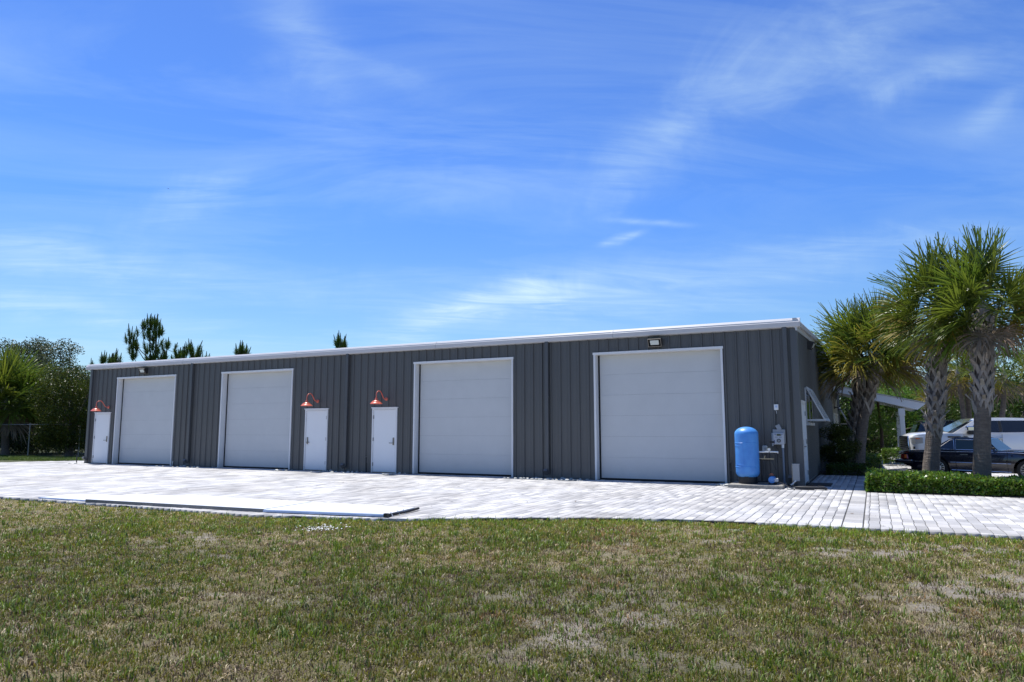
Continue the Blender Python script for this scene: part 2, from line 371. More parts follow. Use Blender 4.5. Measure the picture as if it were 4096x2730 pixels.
# ------------------------------------------------------------------ mesh helpers
class MB:
    """collects shapes and links them as ONE mesh object"""
    def __init__(s): s.v = []; s.f = []; s.mi = []; s.m = 0
    def add(s, vs, fs):
        o = len(s.v); s.v.extend([tuple(p) for p in vs]); s.f.extend([tuple(i + o for i in f) for f in fs]); s.mi.extend([s.m] * len(fs))
        return s
    def box(s, x0, x1, y0, y1, z0, z1, rot=None, pivot=None):
        vs = [Vector(p) for p in ((x0, y0, z0), (x1, y0, z0), (x1, y1, z0), (x0, y1, z0), (x0, y0, z1), (x1, y0, z1), (x1, y1, z1), (x0, y1, z1))]
        if rot is not None:
            pv = Vector(pivot) if pivot else Vector(((x0 + x1) / 2, (y0 + y1) / 2, (z0 + z1) / 2))
            vs = [pv + rot @ (p - pv) for p in vs]
        return s.add(vs, ((0, 3, 2, 1), (4, 5, 6, 7), (0, 1, 5, 4), (1, 2, 6, 5), (2, 3, 7, 6), (3, 0, 4, 7)))
    def rbox(s, x0, x1, y0, y1, z0, z1, b=0.01):
        """box with chamfered edges"""
        X, Y, Z = (x0, x1), (y0, y1), (z0, z1); vs = []; ix = {}
        for i in (0, 1):
            for j in (0, 1):
                for k in (0, 1):
                    for ax in range(3):
                        p = [X[i], Y[j], Z[k]]
                        sg = [1 if i == 0 else -1, 1 if j == 0 else -1, 1 if k == 0 else -1]
                        for a2 in range(3):
                            if a2 != ax: p[a2] += sg[a2] * b
                        ix[(i, j, k, ax)] = len(vs); vs.append(p)
        f = []
        for ax in range(3):
            for e in (0, 1):
                o = [a for a in range(3) if a != ax]; q = []
                for (a, b2) in ((0, 0), (1, 0), (1, 1), (0, 1)):
                    t = [0, 0, 0]; t[ax] = e; t[o[0]] = a; t[o[1]] = b2; q.append(ix[(*t, ax)])
                f.append(q)
        for ax in range(3):
            o = [a for a in range(3) if a != ax]
            for a in (0, 1):
                for b2 in (0, 1):
                    t0 = [0, 0, 0]; t1 = [0, 0, 0]; t1[ax] = 1
                    for t in (t0, t1): t[o[0]] = a; t[o[1]] = b2
                    f.append([ix[(*t0, o[0])], ix[(*t1, o[0])], ix[(*t1, o[1])], ix[(*t0, o[1])]])
        for i in (0, 1):
            for j in (0, 1):
                for k in (0, 1): f.append([ix[(i, j, k, a)] for a in range(3)])
        return s.add(vs, f)
    def tube(s, pts, r, n=8, caps=True, closed=False):
        pts = [Vector(p) for p in pts]; rs = r if isinstance(r, (list, tuple)) else [r] * len(pts)
        vs = []; fs = []; up = Vector((0, 0, 1)); prev = None
        for i, p in enumerate(pts):
            a = pts[max(i - 1, 0)]; b = pts[min(i + 1, len(pts) - 1)]
            if closed: a = pts[i - 1]; b = pts[(i + 1) % len(pts)]
            t = (b - a).normalized()
            if prev is None:
                q = t.cross(up)
                if q.length < 0.05: q = t.cross(Vector((1, 0, 0)))
            else:
                q = prev - t * prev.dot(t)
                if q.length < 1e-4: q = t.cross(up)
            q.normalize(); prev = q; w = t.cross(q)
            for k in range(n):
                c = 2 * math.pi * k / n
                vs.append(p + (q * math.cos(c) + w * math.sin(c)) * rs[i])
        m = len(pts)
        for i in range(m if closed else m - 1):
            j = (i + 1) % m
            for k in range(n): fs.append((i * n + k, i * n + (k + 1) % n, j * n + (k + 1) % n, j * n + k))
        if caps and not closed:
            fs.append(tuple(range(n))[::-1]); fs.append(tuple(range((m - 1) * n, m * n)))
        return s.add(vs, fs)
    def lathe(s, prof, n=24, c=(0, 0, 0), rot=None):
        vs = []; fs = []; c = Vector(c)
        for (r, z) in prof:
            for k in range(n):
                a = 2 * math.pi * k / n; p = Vector((max(r, 1e-4) * math.cos(a), max(r, 1e-4) * math.sin(a), z))
                if rot is not None: p = rot @ p
                vs.append(p + c)
        for i in range(len(prof) - 1):
            for k in range(n): fs.append((i * n + k, i * n + (k + 1) % n, (i + 1) * n + (k + 1) % n, (i + 1) * n + k))
        return s.add(vs, fs)
    def prism(s, poly, axis, a, b):
        """poly of 2D points extruded along axis (0,1,2) from a to b"""
        o = [i for i in range(3) if i != axis]; vs = []
        for t in (a, b):
            for p in poly:
                q = [0, 0, 0]; q[axis] = t; q[o[0]] = p[0]; q[o[1]] = p[1]; vs.append(q)
        n = len(poly); fs = [tuple(range(n)), tuple(range(n, 2 * n))[::-1]]
        for i in range(n): fs.append((i, (i + 1) % n, n + (i + 1) % n, n + i))
        return s.add(vs, fs)
    def xf(s, mtx):
        s.v = [tuple(mtx @ Vector(p)) for p in s.v]; return s
    def build(s, name, m, parent=None, smooth=False, loc=None):
        me = bpy.data.meshes.new(name); me.from_pydata(s.v, [], s.f)
        ms = m if isinstance(m, (list, tuple)) else [m]
        for x in ms: me.materials.append(M[x] if isinstance(x, str) else x)
        if len(ms) > 1: me.polygons.foreach_set('material_index', s.mi)
        import bmesh
        bm = bmesh.new(); bm.from_mesh(me); bmesh.ops.recalc_face_normals(bm, faces=bm.faces); bm.to_mesh(me); bm.free()
        if smooth:
            me.polygons.foreach_set('use_smooth', [True] * len(me.polygons))
            try: me.set_sharp_from_angle(angle=rad(40))
            except Exception: pass
        me.update()
        return link(name, me, parent, loc)

def link(name, me, parent=None, loc=None):
    o = bpy.data.objects.new(name, me); COL.objects.link(o)
    if parent: o.parent = parent
    if loc is not None: o.location = loc
    return o

def fast_mesh(name, V, nper, cnt, m, parent=None, col=None, tri=None):
    """V (k,3) with every face using nper consecutive vertices, or tri = explicit index array (faces,nper)"""
    me = bpy.data.meshes.new(name)
    V = np.asarray(V, dtype=np.float32)
    idx = np.arange(cnt * nper, dtype=np.int32) if tri is None else np.asarray(tri, dtype=np.int32).ravel()
    nf = len(idx) // nper
    me.vertices.add(len(V)); me.vertices.foreach_set('co', V.ravel())
    me.loops.add(len(idx)); me.loops.foreach_set('vertex_index', idx)
    me.polygons.add(nf); me.polygons.foreach_set('loop_start', np.arange(0, nf * nper, nper, dtype=np.int32))
    if col is not None:
        a = me.color_attributes.new('col', 'FLOAT_COLOR', 'POINT')
        c4 = np.ones((len(V), 4), np.float32); c4[:, :3] = col; a.data.foreach_set('color', c4.ravel())
    me.materials.append(M[m] if isinstance(m, str) else m)
    me.update(calc_edges=True)
    return link(name, me, parent)

def tag(o, label=None, cat=None, group=None, kind=None):
    if label: o['label'] = label
    if cat: o['category'] = cat
    if group: o['group'] = group
    if kind: o['kind'] = kind
    return o

def thing(name, loc, label, cat, group=None, rz=0):
    o = bpy.data.objects.new(name, None); COL.objects.link(o)
    o.location = loc; o.rotation_euler = (0, 0, rz); o.empty_display_size = 0.2
    return tag(o, label, cat, group)

def copy_tree(o, parent=None):
    c = o.copy(); COL.objects.link(c); c.parent = parent
    for ch in list(o.children): copy_tree(ch, c)
    return c

# value noise in numpy
_G = RS.rand(256, 256)
def vnoise(x, y, s):
    x = np.asarray(x) * s + 97.3; y = np.asarray(y) * s + 41.7
    xi = np.floor(x).astype(int); yi = np.floor(y).astype(int); fx = x - xi; fy = y - yi
    fx = fx * fx * (3 - 2 * fx); fy = fy * fy * (3 - 2 * fy)
    g = lambda a, b: _G[a % 256, b % 256]
    return (g(xi, yi) * (1 - fx) + g(xi + 1, yi) * fx) * (1 - fy) + (g(xi, yi + 1) * (1 - fx) + g(xi + 1, yi + 1) * fx) * fy
def fbm(x, y, s, o=4):
    t = 0; a = 0.5; n = 0
    for i in range(o): t = t + a * vnoise(x + i * 13.1, y - i * 7.7, s * 2 ** i); n += a; a *= 0.55
    return t / n

# ================================================================== GROUND
EDGE = [(-60, -8.0), (-34, -9.0), (-22, -9.9), (-15.64, -10.7), (-11.58, -10.62), (-8.08, -10.67), (-5.42, -9.98), (-3.8, -9.0), (-2.5, -8.35), (-0.55, -7.82), (1.29, -7.81), (3.47, -7.75), (6, -7.6), (40, -7.0)]
EX = np.array([p[0] for p in EDGE]); EY = np.array([p[1] for p in EDGE])
def edge_y(x): return np.interp(x, EX, EY)

def lawn_fields(x, y):
    big = fbm(x, y, 0.28, 4); mid = fbm(x + 50, y - 20, 0.9, 4); fine = fbm(x - 9, y + 33, 3.2, 3)
    right = np.clip((x + 4.5) / 6.0, 0, 1)
    bare = np.clip((mid * 0.45 + fine * 0.50 + big * 0.20 - 0.705 + 0.085 * right) * 6.0, 0, 1)
    tan = np.exp(-((x + 3.2) / 3.4) ** 2 - ((y + 11.6) / 1.5) ** 2) + 0.7 * np.exp(-((x + 9.5) / 1.6) ** 2 - ((y + 12.6) / 0.5) ** 2)
    streak = np.clip((fbm(x * 0.5, y * 1.6, 0.9, 3) - 0.56) * 8, 0, 1)
    bare = np.maximum(bare, streak * 0.6 * right)
    for (px, py, sx, sy, w) in ((1.6, -9.6, 1.5, 0.7, 1.0), (2.6, -8.9, 1.0, 0.35, 0.9), (0.2, -9.2, 0.9, 0.3, 0.7), (2.6, -12.2, 1.5, 1.0, 0.75), (1.2, -14.3, 0.9, 0.4, 0.6), (-4.3, -15.0, 0.9, 0.25, 0.9),
                                (-1.5, -14.6, 0.8, 0.35, 0.6), (-7.6, -12.3, 0.8, 0.15, 0.9), (-5.2, -13.6, 0.6, 0.12, 0.9), (3.0, -10.8, 1.2, 0.5, 0.8), (-0.4, -8.5, 0.5, 0.15, 0.8)):
        g = np.exp(-((x - px) / sx) ** 2 - ((y - py) / sy) ** 2) * w * 0.8
        bare = np.maximum(bare, np.clip((g + (fine - 0.5) * 2.6 + (mid - 0.5) * 1.0 - 0.42) * 1.8, 0, 1) * (g > 0.05))
    straw = np.clip((fbm(x + 7, y + 3, 0.6, 4) - 0.42) * 3.2 + 0.55 * tan, 0, 1)
    nearpave = np.exp(-np.clip(edge_y(x) - y, 0, 50) / 2.6)
    green = np.clip((fbm(x - 70, y + 11, 0.45, 4) - 0.38) * 4.0, 0, 1)
    return bare, straw, green, nearpave

def make_lawn():
    xs = np.concatenate([[-600, -300, -150, -90, -60, -45, -36, -30], np.arange(-26, 9, 0.14), [10, 12, 16, 22, 30, 45, 70, 120, 300, 600]])
    ys = np.concatenate([[-400, -150, -60, -35, -25, -21], np.arange(-18, -6.6, 0.14), [-5, -3, 0, 3, 6, 10, 15, 25, 40, 60, 90, 150, 300, 800]])
    X, Y = np.meshgrid(xs, ys); x = X.ravel(); y = Y.ravel()
    bare, straw, green, npv = lawn_fields(x, y)
    z = -0.055 + (fbm(x, y, 1.1, 3) - 0.5) * 0.05 * np.clip((edge_y(x) - y) / 1.5, 0, 1)
    z = np.where(y > edge_y(x) - 0.1, -0.055, z)
    z = np.where((x > 1.95) & (y > 2.9), -0.20, z)
    c = np.array([0.105, 0.102, 0.040])[None] * (1 - straw[:, None]) + np.array([0.205, 0.175, 0.085])[None] * straw[:, None]
    sand = np.array([0.300, 0.270, 0.228])
    c = c * (1 - bare[:, None]) + sand[None] * bare[:, None]
    far = np.clip((y + 5) / 5, 0, 1)[:, None]
    c = c * (1 - far) + np.array([0.06, 0.075, 0.025])[None] * far
    nx, ny = len(xs), len(ys)
    i = np.arange(nx * ny).reshape(ny, nx)
    q = np.stack([i[:-1, :-1], i[:-1, 1:], i[1:, 1:], i[1:, :-1]], -1).reshape(-1, 4)
    o = fast_mesh('ground', np.stack([x, y, z], 1), 4, 0, 'lawn', col=c, tri=q)
    o.data.polygons.foreach_set('use_smooth', [True] * len(o.data.polygons))
    tag(o, kind='structure')
make_lawn()

def blades(px, py, pz, h, w, lean, az, col, name, bend=True):
    n = len(px); ca, sa = np.cos(az), np.sin(az)
    fa = az + RS.uniform(0.6, 2.5, n); wx, wy = np.cos(fa) * w / 2, np.sin(fa) * w / 2
    hz1 = h * 0.55; ox1 = h * np.sin(lean * 0.6) * 0.55
    ox2 = h * np.sin(lean); z2 = h * np.cos(lean)
    b = np.stack([px, py, pz], 1)
    A = b + np.stack([wx, wy, 0 * wx], 1); B = b - np.stack([wx, wy, 0 * wx], 1)
    mid = b + np.stack([ca * ox1, sa * ox1, hz1 * np.cos(lean * 0.6)], 1)
    C = mid - np.stack([wx, wy, 0 * wx], 1) * 0.8; D = mid + np.stack([wx, wy, 0 * wx], 1) * 0.8
    T = b + np.stack([ca * ox2, sa * ox2, z2], 1)
    V = np.stack([A, B, C, D, T], 1).reshape(-1, 3)
    k = np.arange(n)[:, None] * 5
    tri = np.concatenate([k + np.array([[0, 1, 2]]), k + np.array([[0, 2, 3]]), k + np.array([[3, 2, 4]])], 1).reshape(-1, 3)
    cc = np.repeat(col, 5, axis=0)
    return fast_mesh(name, V, 3, 0, 'grass', col=cc, tri=tri)

def make_grass():
    PX, PY, H, Wd, LN, CC = [], [], [], [], [], []
    # tufts over the visible lawn, density falling with distance
    rings = [(3.6, 6.0, 1050), (6.0, 9.0, 680), (9.0, 13.2, 430), (13.2, 20, 120)]
    for (d0, d1, den) in rings:
        A = 0.76 * (d1 * d1 - d0 * d0) * 1.06
        n = int(A * den)
        F = np.sqrt(RS.uniform(d0 * d0, d1 * d1, n)); lat = RS.uniform(-0.77, 0.77, n) * F
        x = CAM[0] + math.sin(YAW) * F + math.cos(YAW) * lat; y = CAM[1] + math.cos(YAW) * F - math.sin(YAW) * lat
        e = edge_y(x); bare, straw, green, npv = lawn_fields(x, y)
        clump = fbm(x + 2, y + 60, 5.5, 2)
        keep = (RS.rand(n) > np.clip((0.47 - clump) * 4.0, 0, 0.6) * np.clip(1.2 - npv, 0, 1)) & (y < e + 0.01 + 0.12 * (fbm(x * 3, y * 0, 1.5, 3) - 0.35)) & (RS.rand(n) > bare * 0.72)
        x, y, bare, straw, green, npv = [a[keep] for a in (x, y, bare, straw, green, npv)]
        n = len(x); nb = 7
        # each tuft has one temperament
        tone = np.clip(RS.normal(0, 1, n), -2, 2); big = RS.rand(n) < 0.10 + 0.08 * green
        dry = RS.rand(n) < (0.15 + 0.38 * straw - 0.20 * green)
        brown = (RS.rand(n) < 0.10 + 0.26 * (1 - npv) * np.clip((fbm(x - 31, y + 5, 0.8, 3) - 0.30) * 4, 0.15, 1)) & ~big
        g0 = np.array([0.200, 0.190, 0.024]); g1 = np.array([0.330, 0.275, 0.050]); st = np.array([0.450, 0.355, 0.205]); br = np.array([0.135, 0.085, 0.060]); org = np.array([0.30, 0.19, 0.08])
        c = g0[None] * (1 - green[:, None] * 0.4) + (g1 * (0.5 + 0.5 * npv[:, None])) * green[:, None] * 0.4
        c = np.where(big[:, None], np.array([[0.125, 0.185, 0.018]]), c)
        c = np.where(dry[:, None], st[None] * (1 - 0.3 * RS.rand(n)[:, None]), c)
        c = np.where(brown[:, None], br[None], c)
        oz = (fbm(x + 3, y - 8, 1.3, 2) > 0.66) & (RS.rand(n) < 0.3) & (x > -3)
        c = np.where(oz[:, None], org[None], c)
        c = c * (1 + 0.16 * tone[:, None]) * (0.86 + 0.55 * npv[:, None])
        h = np.where(big, RS.uniform(0.055, 0.10, n), RS.uniform(0.02, 0.055, n)) * (0.85 + 0.3 * green)
        h = np.where(dry, h * 0.75, h)
        for j in range(nb):
            sp = np.where(big, 0.03, 0.035)
            PX.append(x + RS.normal(0, 1, n) * sp); PY.append(y + RS.normal(0, 1, n) * sp)
            H.append(h * RS.uniform(0.6, 1.25, n)); Wd.append(np.where(big, 0.0062, 0.0045) * RS.uniform(0.7, 1.3, n) * (1 + d1 / 14.0))
            LN.append(np.where(dry, RS.uniform(0.6, 1.5, n), RS.uniform(0.15, 1.15, n)))
            CC.append(c * (1 + 0.25 * RS.normal(0, 1, n)[:, None]).clip(0.4, 1.7))
    px, py = np.concatenate(PX), np.concatenate(PY)
    n = len(px)
    z = -0.056 + (fbm(px, py, 1.1, 3) - 0.5) * 0.05 * np.clip((edge_y(px) - py) / 1.5, 0, 1)
    o = blades(px, py, z, np.concatenate(H), np.concatenate(Wd), np.concatenate(LN), RS.uniform(0, 6.283, n), np.concatenate(CC).clip(0.01, 0.6), 'lawn_grass')
    tag(o, 'patchy green and straw coloured grass of the front lawn', 'grass', kind='stuff')
    # distant verge left of the building
    n = 26000
    t = RS.rand(n); s = RS.rand(n)
    x = -31.6 - 18 * t; y = 1.6 - 4.4 * t + s * (2.3 + 4 * t) + 0.2
    keep = ~((x > -31.5))
    x, y = x[keep], y[keep]; n = len(x)
    c = np.array([[0.10, 0.15, 0.025]]) * RS.uniform(0.6, 1.5, (n, 1))
    o = blades(x, y, np.full(n, -0.05), RS.uniform(0.06, 0.13, n), np.full(n, 0.02), RS.uniform(0.1, 0.9, n), RS.uniform(0, 6.28, n), c, 'verge_grass')
    tag(o, 'narrow strip of green grass between the paving and the wire fence', 'grass', kind='stuff')
make_grass()

# white chips in the grass
def chips():
    mb = MB()
    for i in range(90):
        c = Vector((-5.85 + random.gauss(0, 0.19), -11.3 + random.gauss(0, 0.17), 0)); c += Vector((0, 0, -0.02 + random.random() * 0.03))
        r = random.uniform(0.006, 0.017); n = 5
        vs = [c + Vector((math.cos(a) * r, math.sin(a) * r, random.uniform(-0.4, 0.4) * r)) for a in [2 * math.pi * k / n for k in range(n)]]
        vs.append(c + Vector((0, 0, r * 0.7)))
        mb.add(vs, [(k, (k + 1) % n, n) for k in range(n)])
    tag(mb.build('white_chips', 'petal'), 'scatter of small white chips lying in the grass near the paving edge', 'chips', kind='stuff')
chips()

# ---------------- paving
def make_paving():
    root = thing('paving', (0, 0, 0), None, None); tag(root, kind='structure')
    # bed under the pavers
    poly = [(x, float(edge_y(x)) + 0.03) for x in np.arange(-44, 17.1, 1.0)]
    mb = MB()
    for i in range(len(poly) - 1):
        (xa, ya), (xb, yb) = poly[i], poly[i + 1]
        top = lambda x: 1.75 if x <= -31.8 else 0.18
        def ytop(x):
            if x < -31.85: return 1.45 + (x + 31.8) * 1.55
            if x < 0: return 0.26
            return 5.2 if x < 2 else 2.25
        yA, yB = ytop(xa + 1e-3), ytop(xb - 1e-3)
        if max(yA, yB) <= min(ya, yb): continue
        mb.box(xa, xb, 0, 1, -0.05, -0.014)
        vs = mb.v[-8:]
        ysub = [(ya), (yb), (yB), (yA), (ya), (yb), (yB), (yA)]
        mb.v[-8:] = [(p[0], yy, p[2]) for p, yy in zip(vs, ysub)]
    mb.box(1.9, 17, 2.3, 26.0, -0.16, -0.114)
    mb.build('paver_bed', 'joint', root)
    W, R = 0.158, 0.40
    gap = 0.009
    quads = []
    def inside(x, y):
        if y < float(edge_y(x)) + 0.02: return False
        if x < 0:
            if x < -31.85: return y < 1.45 + (x + 31.8) * 1.55
            if x < -29.5: return y < 1.6
            if y > -0.16:
                for a, b in OPEN:
                    if a < x < b and y < 0.2: return True
                return False
            return True
        if x < 1.17 or (x < 1.47):
            return y < 5.1
        if y < -1.2: return x < 9.5
        return (x > 1.9 and 2.3 < y < 26 and x < 16)
    OPEN = [(-5.58, -1.92), (-12.0, -8.34), (-21.15, -17.5), (-27.57, -23.9)]
    j = 0; y = -11.2
    while y < 26:
        off = (0.004 if j % 2 else -0.004) + random.uniform(-0.004, 0.004); j += 1
        cuts = []
        if y < 1.7:
            x = 1.17
            while x > -37.6:
                w = W if x > -12 else 2 * W
                nx = x - w - (off if x == 1.17 else 0); cuts.append((nx, x)); x = nx
        elif y < 5.2: cuts = [(1.17 - k * W - W - off, 1.17 - k * W - off) for k in range(7)] + [(1.17 - off, 1.17)]
        if y < 5.2: cuts.append((1.18, 1.465))
        x = 1.475; w = 0.075 + off
        while x < 16 and (x < 9.6 or y > 2):
            cuts.append((x, x + w)); x += w; w = W
        for (x, x1) in cuts:
            xc, yc = (x + x1) / 2, y + R / 2
            if x1 - x < 0.025: continue
            ya0, yb0 = float(edge_y(x)), float(edge_y(x1))
            y00, y10 = max(y, ya0 + 0.02), max(y, yb0 + 0.02)
            y1 = y + R
            if y1 - max(y00, y10) <= 0.03 or not inside(xc, min(y1 - 0.02, max(yc, (ya0 + yb0) / 2 + 0.05))): continue
            if -29.5 < x < 0 and y1 > -0.16:
                ok = any(p < xc < q for p, q in OPEN)
                y1 = min(y1, 0.19 if ok else -0.16)
            if y1 - max(y00, y10) > 0.03: quads.append((x + gap / 2, x1 - gap / 2, y00 + gap / 2, y10 + gap / 2, y1 - gap / 2))
        y += R
    f2 = Vector((math.sin(YAW), math.cos(YAW))); r2 = Vector((math.cos(YAW), -math.sin(YAW)))
    def size(q):
        d = Vector(((q[0] + q[1]) / 2 - CAM[0], (q[2] + q[4]) / 2 - CAM[1])); F = d.dot(f2); l = d.dot(r2)
        if F < 3 or abs(l / F) > 0.725: return -1
        return (q[1] - q[0]) * (q[4] - q[2]) / F ** 3
    quads.sort(key=size, reverse=True)
    ch = 0.006
    def geo(q, dz):
        x0, x1, ya, yb, y1 = q; z = dz
        if ya > 2.2 and x0 > 1.8: z -= 0.10
        return [(x0, ya, z - 0.05), (x1, yb, z - 0.05), (x1, y1, z - 0.05), (x0, y1, z - 0.05),
                (x0, ya, z - ch), (x1, yb, z - ch), (x1, y1, z - ch), (x0, y1, z - ch),
                (x0 + ch, ya + ch, z), (x1 - ch, yb + ch, z), (x1 - ch, y1 - ch, z), (x0 + ch, y1 - ch, z)]
    FS = [(0, 1, 5, 4), (1, 2, 6, 5), (2, 3, 7, 6), (3, 0, 4, 7), (4, 5, 9, 8), (5, 6, 10, 9), (6, 7, 11, 10), (7, 4, 8, 11), (8, 9, 10, 11)]
    cache = {}
    for q in quads[:300]:
        o = Vector((q[0], q[4], random.uniform(-0.002, 0.002)))
        loc = tuple(round(a, 4) for a in (q[1] - q[0], q[2] - q[4], q[3] - q[4]))
        if loc not in cache:
            me = bpy.data.meshes.new('paver'); me.from_pydata(geo((0, loc[0], loc[1], loc[2], 0), 0), [], FS); me.materials.append(M['paver_o']); cache[loc] = me
        link('paver', cache[loc], root, o)
    V = []; F = []
    for q in quads[300:]:
        k = len(V); V.extend(geo(q, random.uniform(-0.003, 0.003)))
        F.extend([tuple(i + k for i in f) for f in FS])
    V = np.array(V); print('pavers', len(quads))
    o = fast_mesh('pavers', V, 4, 0, 'paver_i', root, tri=np.array(F)); tag(o, kind='stuff')
make_paving()

def bed():
    mb = MB(); mb.box(1.49, 9.6, -1.16, 2.28, -0.05, 0.02); mb.box(0.06, 1.9, 5.15, 16, -0.05, 0.03)
    tag(mb.build('planting_bed', 'soil'), kind='structure')
bed()

# ================================================================== BUILDING
XL, EV, DEP, RIDGE = -29.47, 4.09, 25.3, 4.72
OH = [(-27.61, -23.86), (-21.19, -17.46), (-12.04, -8.30), (-5.62, -1.88)]
PD = [(-28.99, -27.93), (-16.79, -15.73), (-13.75, -12.70)]
OHH, PDH = 3.68, 2.18
B = thing('metal_building', (0, 0, 0), 'long charcoal ribbed metal garage building with four white overhead doors', 'building')

def rib_profile(x0, x1, openings, ztop_fn, zbase=0.0):
    """R-panel: trapezoid ribs 0.305 m apart with low minor ribs; returns verts/faces for a wall in the x-z plane facing -y"""
    pts = []
    P = 0.3048; k = math.floor(x0 / P) - 1
    while k * P < x1 + P:
        c = k * P
        for dx, d in ((-0.034, 0), (-0.016, 0.032), (0.016, 0.032), (0.034, 0), (0.085, 0), (0.095, 0.005), (0.112, 0.005), (0.122, 0),
                      (0.182, 0), (0.192, 0.005), (0.209, 0.005), (0.219, 0)):
            pts.append((c + dx, d * 1.1))
        k += 1
    pts.sort()
    xs = [p[0] for p in pts]; ds = [p[1] for p in pts]
    cuts = [x0, x1] + [e for o in openings for e in o[:2] if x0 < e < x1]
    for c in cuts: pts.append((c, float(np.interp(c, xs, ds))))
    pts = sorted(set((round(p[0], 5), p[1]) for p in pts if x0 - 1e-6 <= p[0] <= x1 + 1e-6))
    vs, fs = [], []
    for (xa, da), (xb, db) in zip(pts[:-1], pts[1:]):
        if xb - xa < 1e-5: continue
        xc = (xa + xb) / 2; zb = zbase
        for o in openings:
            if o[0] < xc < o[1]: zb = o[2]
        n = len(vs); vs += [(xa, -da, zb), (xb, -db, zb), (xb, -db, ztop_fn(xb)), (xa, -da, ztop_fn(xa))]
        fs.append((n, n + 1, n + 2, n + 3))
    return vs, fs

def front_wall():
    opens = [(a + 0.02, b - 0.02, OHH - 0.02) for a, b in OH] + [(a + 0.02, b - 0.02, PDH - 0.02) for a, b in PD]
    x = XL
    while x < -0.01:
        x1 = min(x + 0.9144, -0.0)
        vs, fs = rib_profile(x, x1, opens, lambda q: EV + 0.06)
        if vs: MB().add(vs, fs).build('wall_panel', 'wall', B)
        x = x1
    # rows of screws
    mb = MB()
    for z in (0.12, 1.05, 2.35, 3.25, 3.88):
        xs = np.arange(XL + 0.1, -0.05, 0.3048 / 2)
        for q in xs:
            if any(a - 0.05 < q < b + 0.05 and z < h for a, b, h in [(a, b, OHH + .1) for a, b in OH] + [(a, b, PDH + .1) for a, b in PD]): continue
            d = 0.033 if abs((q / 0.3048) % 1 - 0.5) > 0.4 else 0.0
            mb.box(q - 0.006, q + 0.006, -d - 0.006, -d, z - 0.006, z + 0.006)
    tag(mb.build('panel_screws', 'screw', B), kind='stuff')
    # side and rear walls, the right hand wall with ribs and a gable top
    top = lambda yy: EV + 0.06 + (RIDGE - EV) * (1 - abs(yy - DEP / 2) / (DEP / 2))
    sopen = [(0.24, 1.38, PDH - 0.02), (16.9, 21.4, 2.9)]
    y = 0.0
    rot = Matrix(((0, -1, 0), (1, 0, 0), (0, 0, 1)))      # x->y, -y->+x
    while y < DEP - 0.01:
        y1 = min(y + 0.9144, DEP)
        vs, fs = rib_profile(y, y1, sopen, top)
        vs = [(-p[1], p[0], p[2]) for p in vs]
        MB().add(vs, fs).build('wall_panel', 'wall', B)
        y = y1
    mb = MB()
    mb.add([(XL, 0, 0), (XL, DEP, 0), (XL, DEP, EV), (XL, DEP / 2, RIDGE), (XL, 0, EV)], [(0, 1, 2, 3, 4)])
    mb.add([(XL, DEP, 0), (0, DEP, 0), (0, DEP, EV), (XL, DEP, EV)], [(0, 1, 2, 3)])
    mb.build('rear_wall', 'wall', B)
    mb = MB()
    for s in (0, 1):
        ya, yb = (-0.12, DEP / 2) if s == 0 else (DEP / 2, DEP + 0.12)
        za = EV + 0.17 if s == 0 else RIDGE + 0.2; zb = RIDGE + 0.2 if s == 0 else EV + 0.17
        mb.add([(XL - 0.1, ya, za), (0.1, ya, za), (0.1, yb, zb), (XL - 0.1, yb, zb), (XL - 0.1, ya, za + 0.03), (0.1, ya, za + 0.03), (0.1, yb, zb + 0.03), (XL - 0.1, yb, zb + 0.03)],
               ((0, 3, 2, 1), (4, 5, 6, 7), (0, 1, 5, 4), (1, 2, 6, 5), (2, 3, 7, 6), (3, 0, 4, 7)))
    mb.build('roof', 'roof', B)
front_wall()

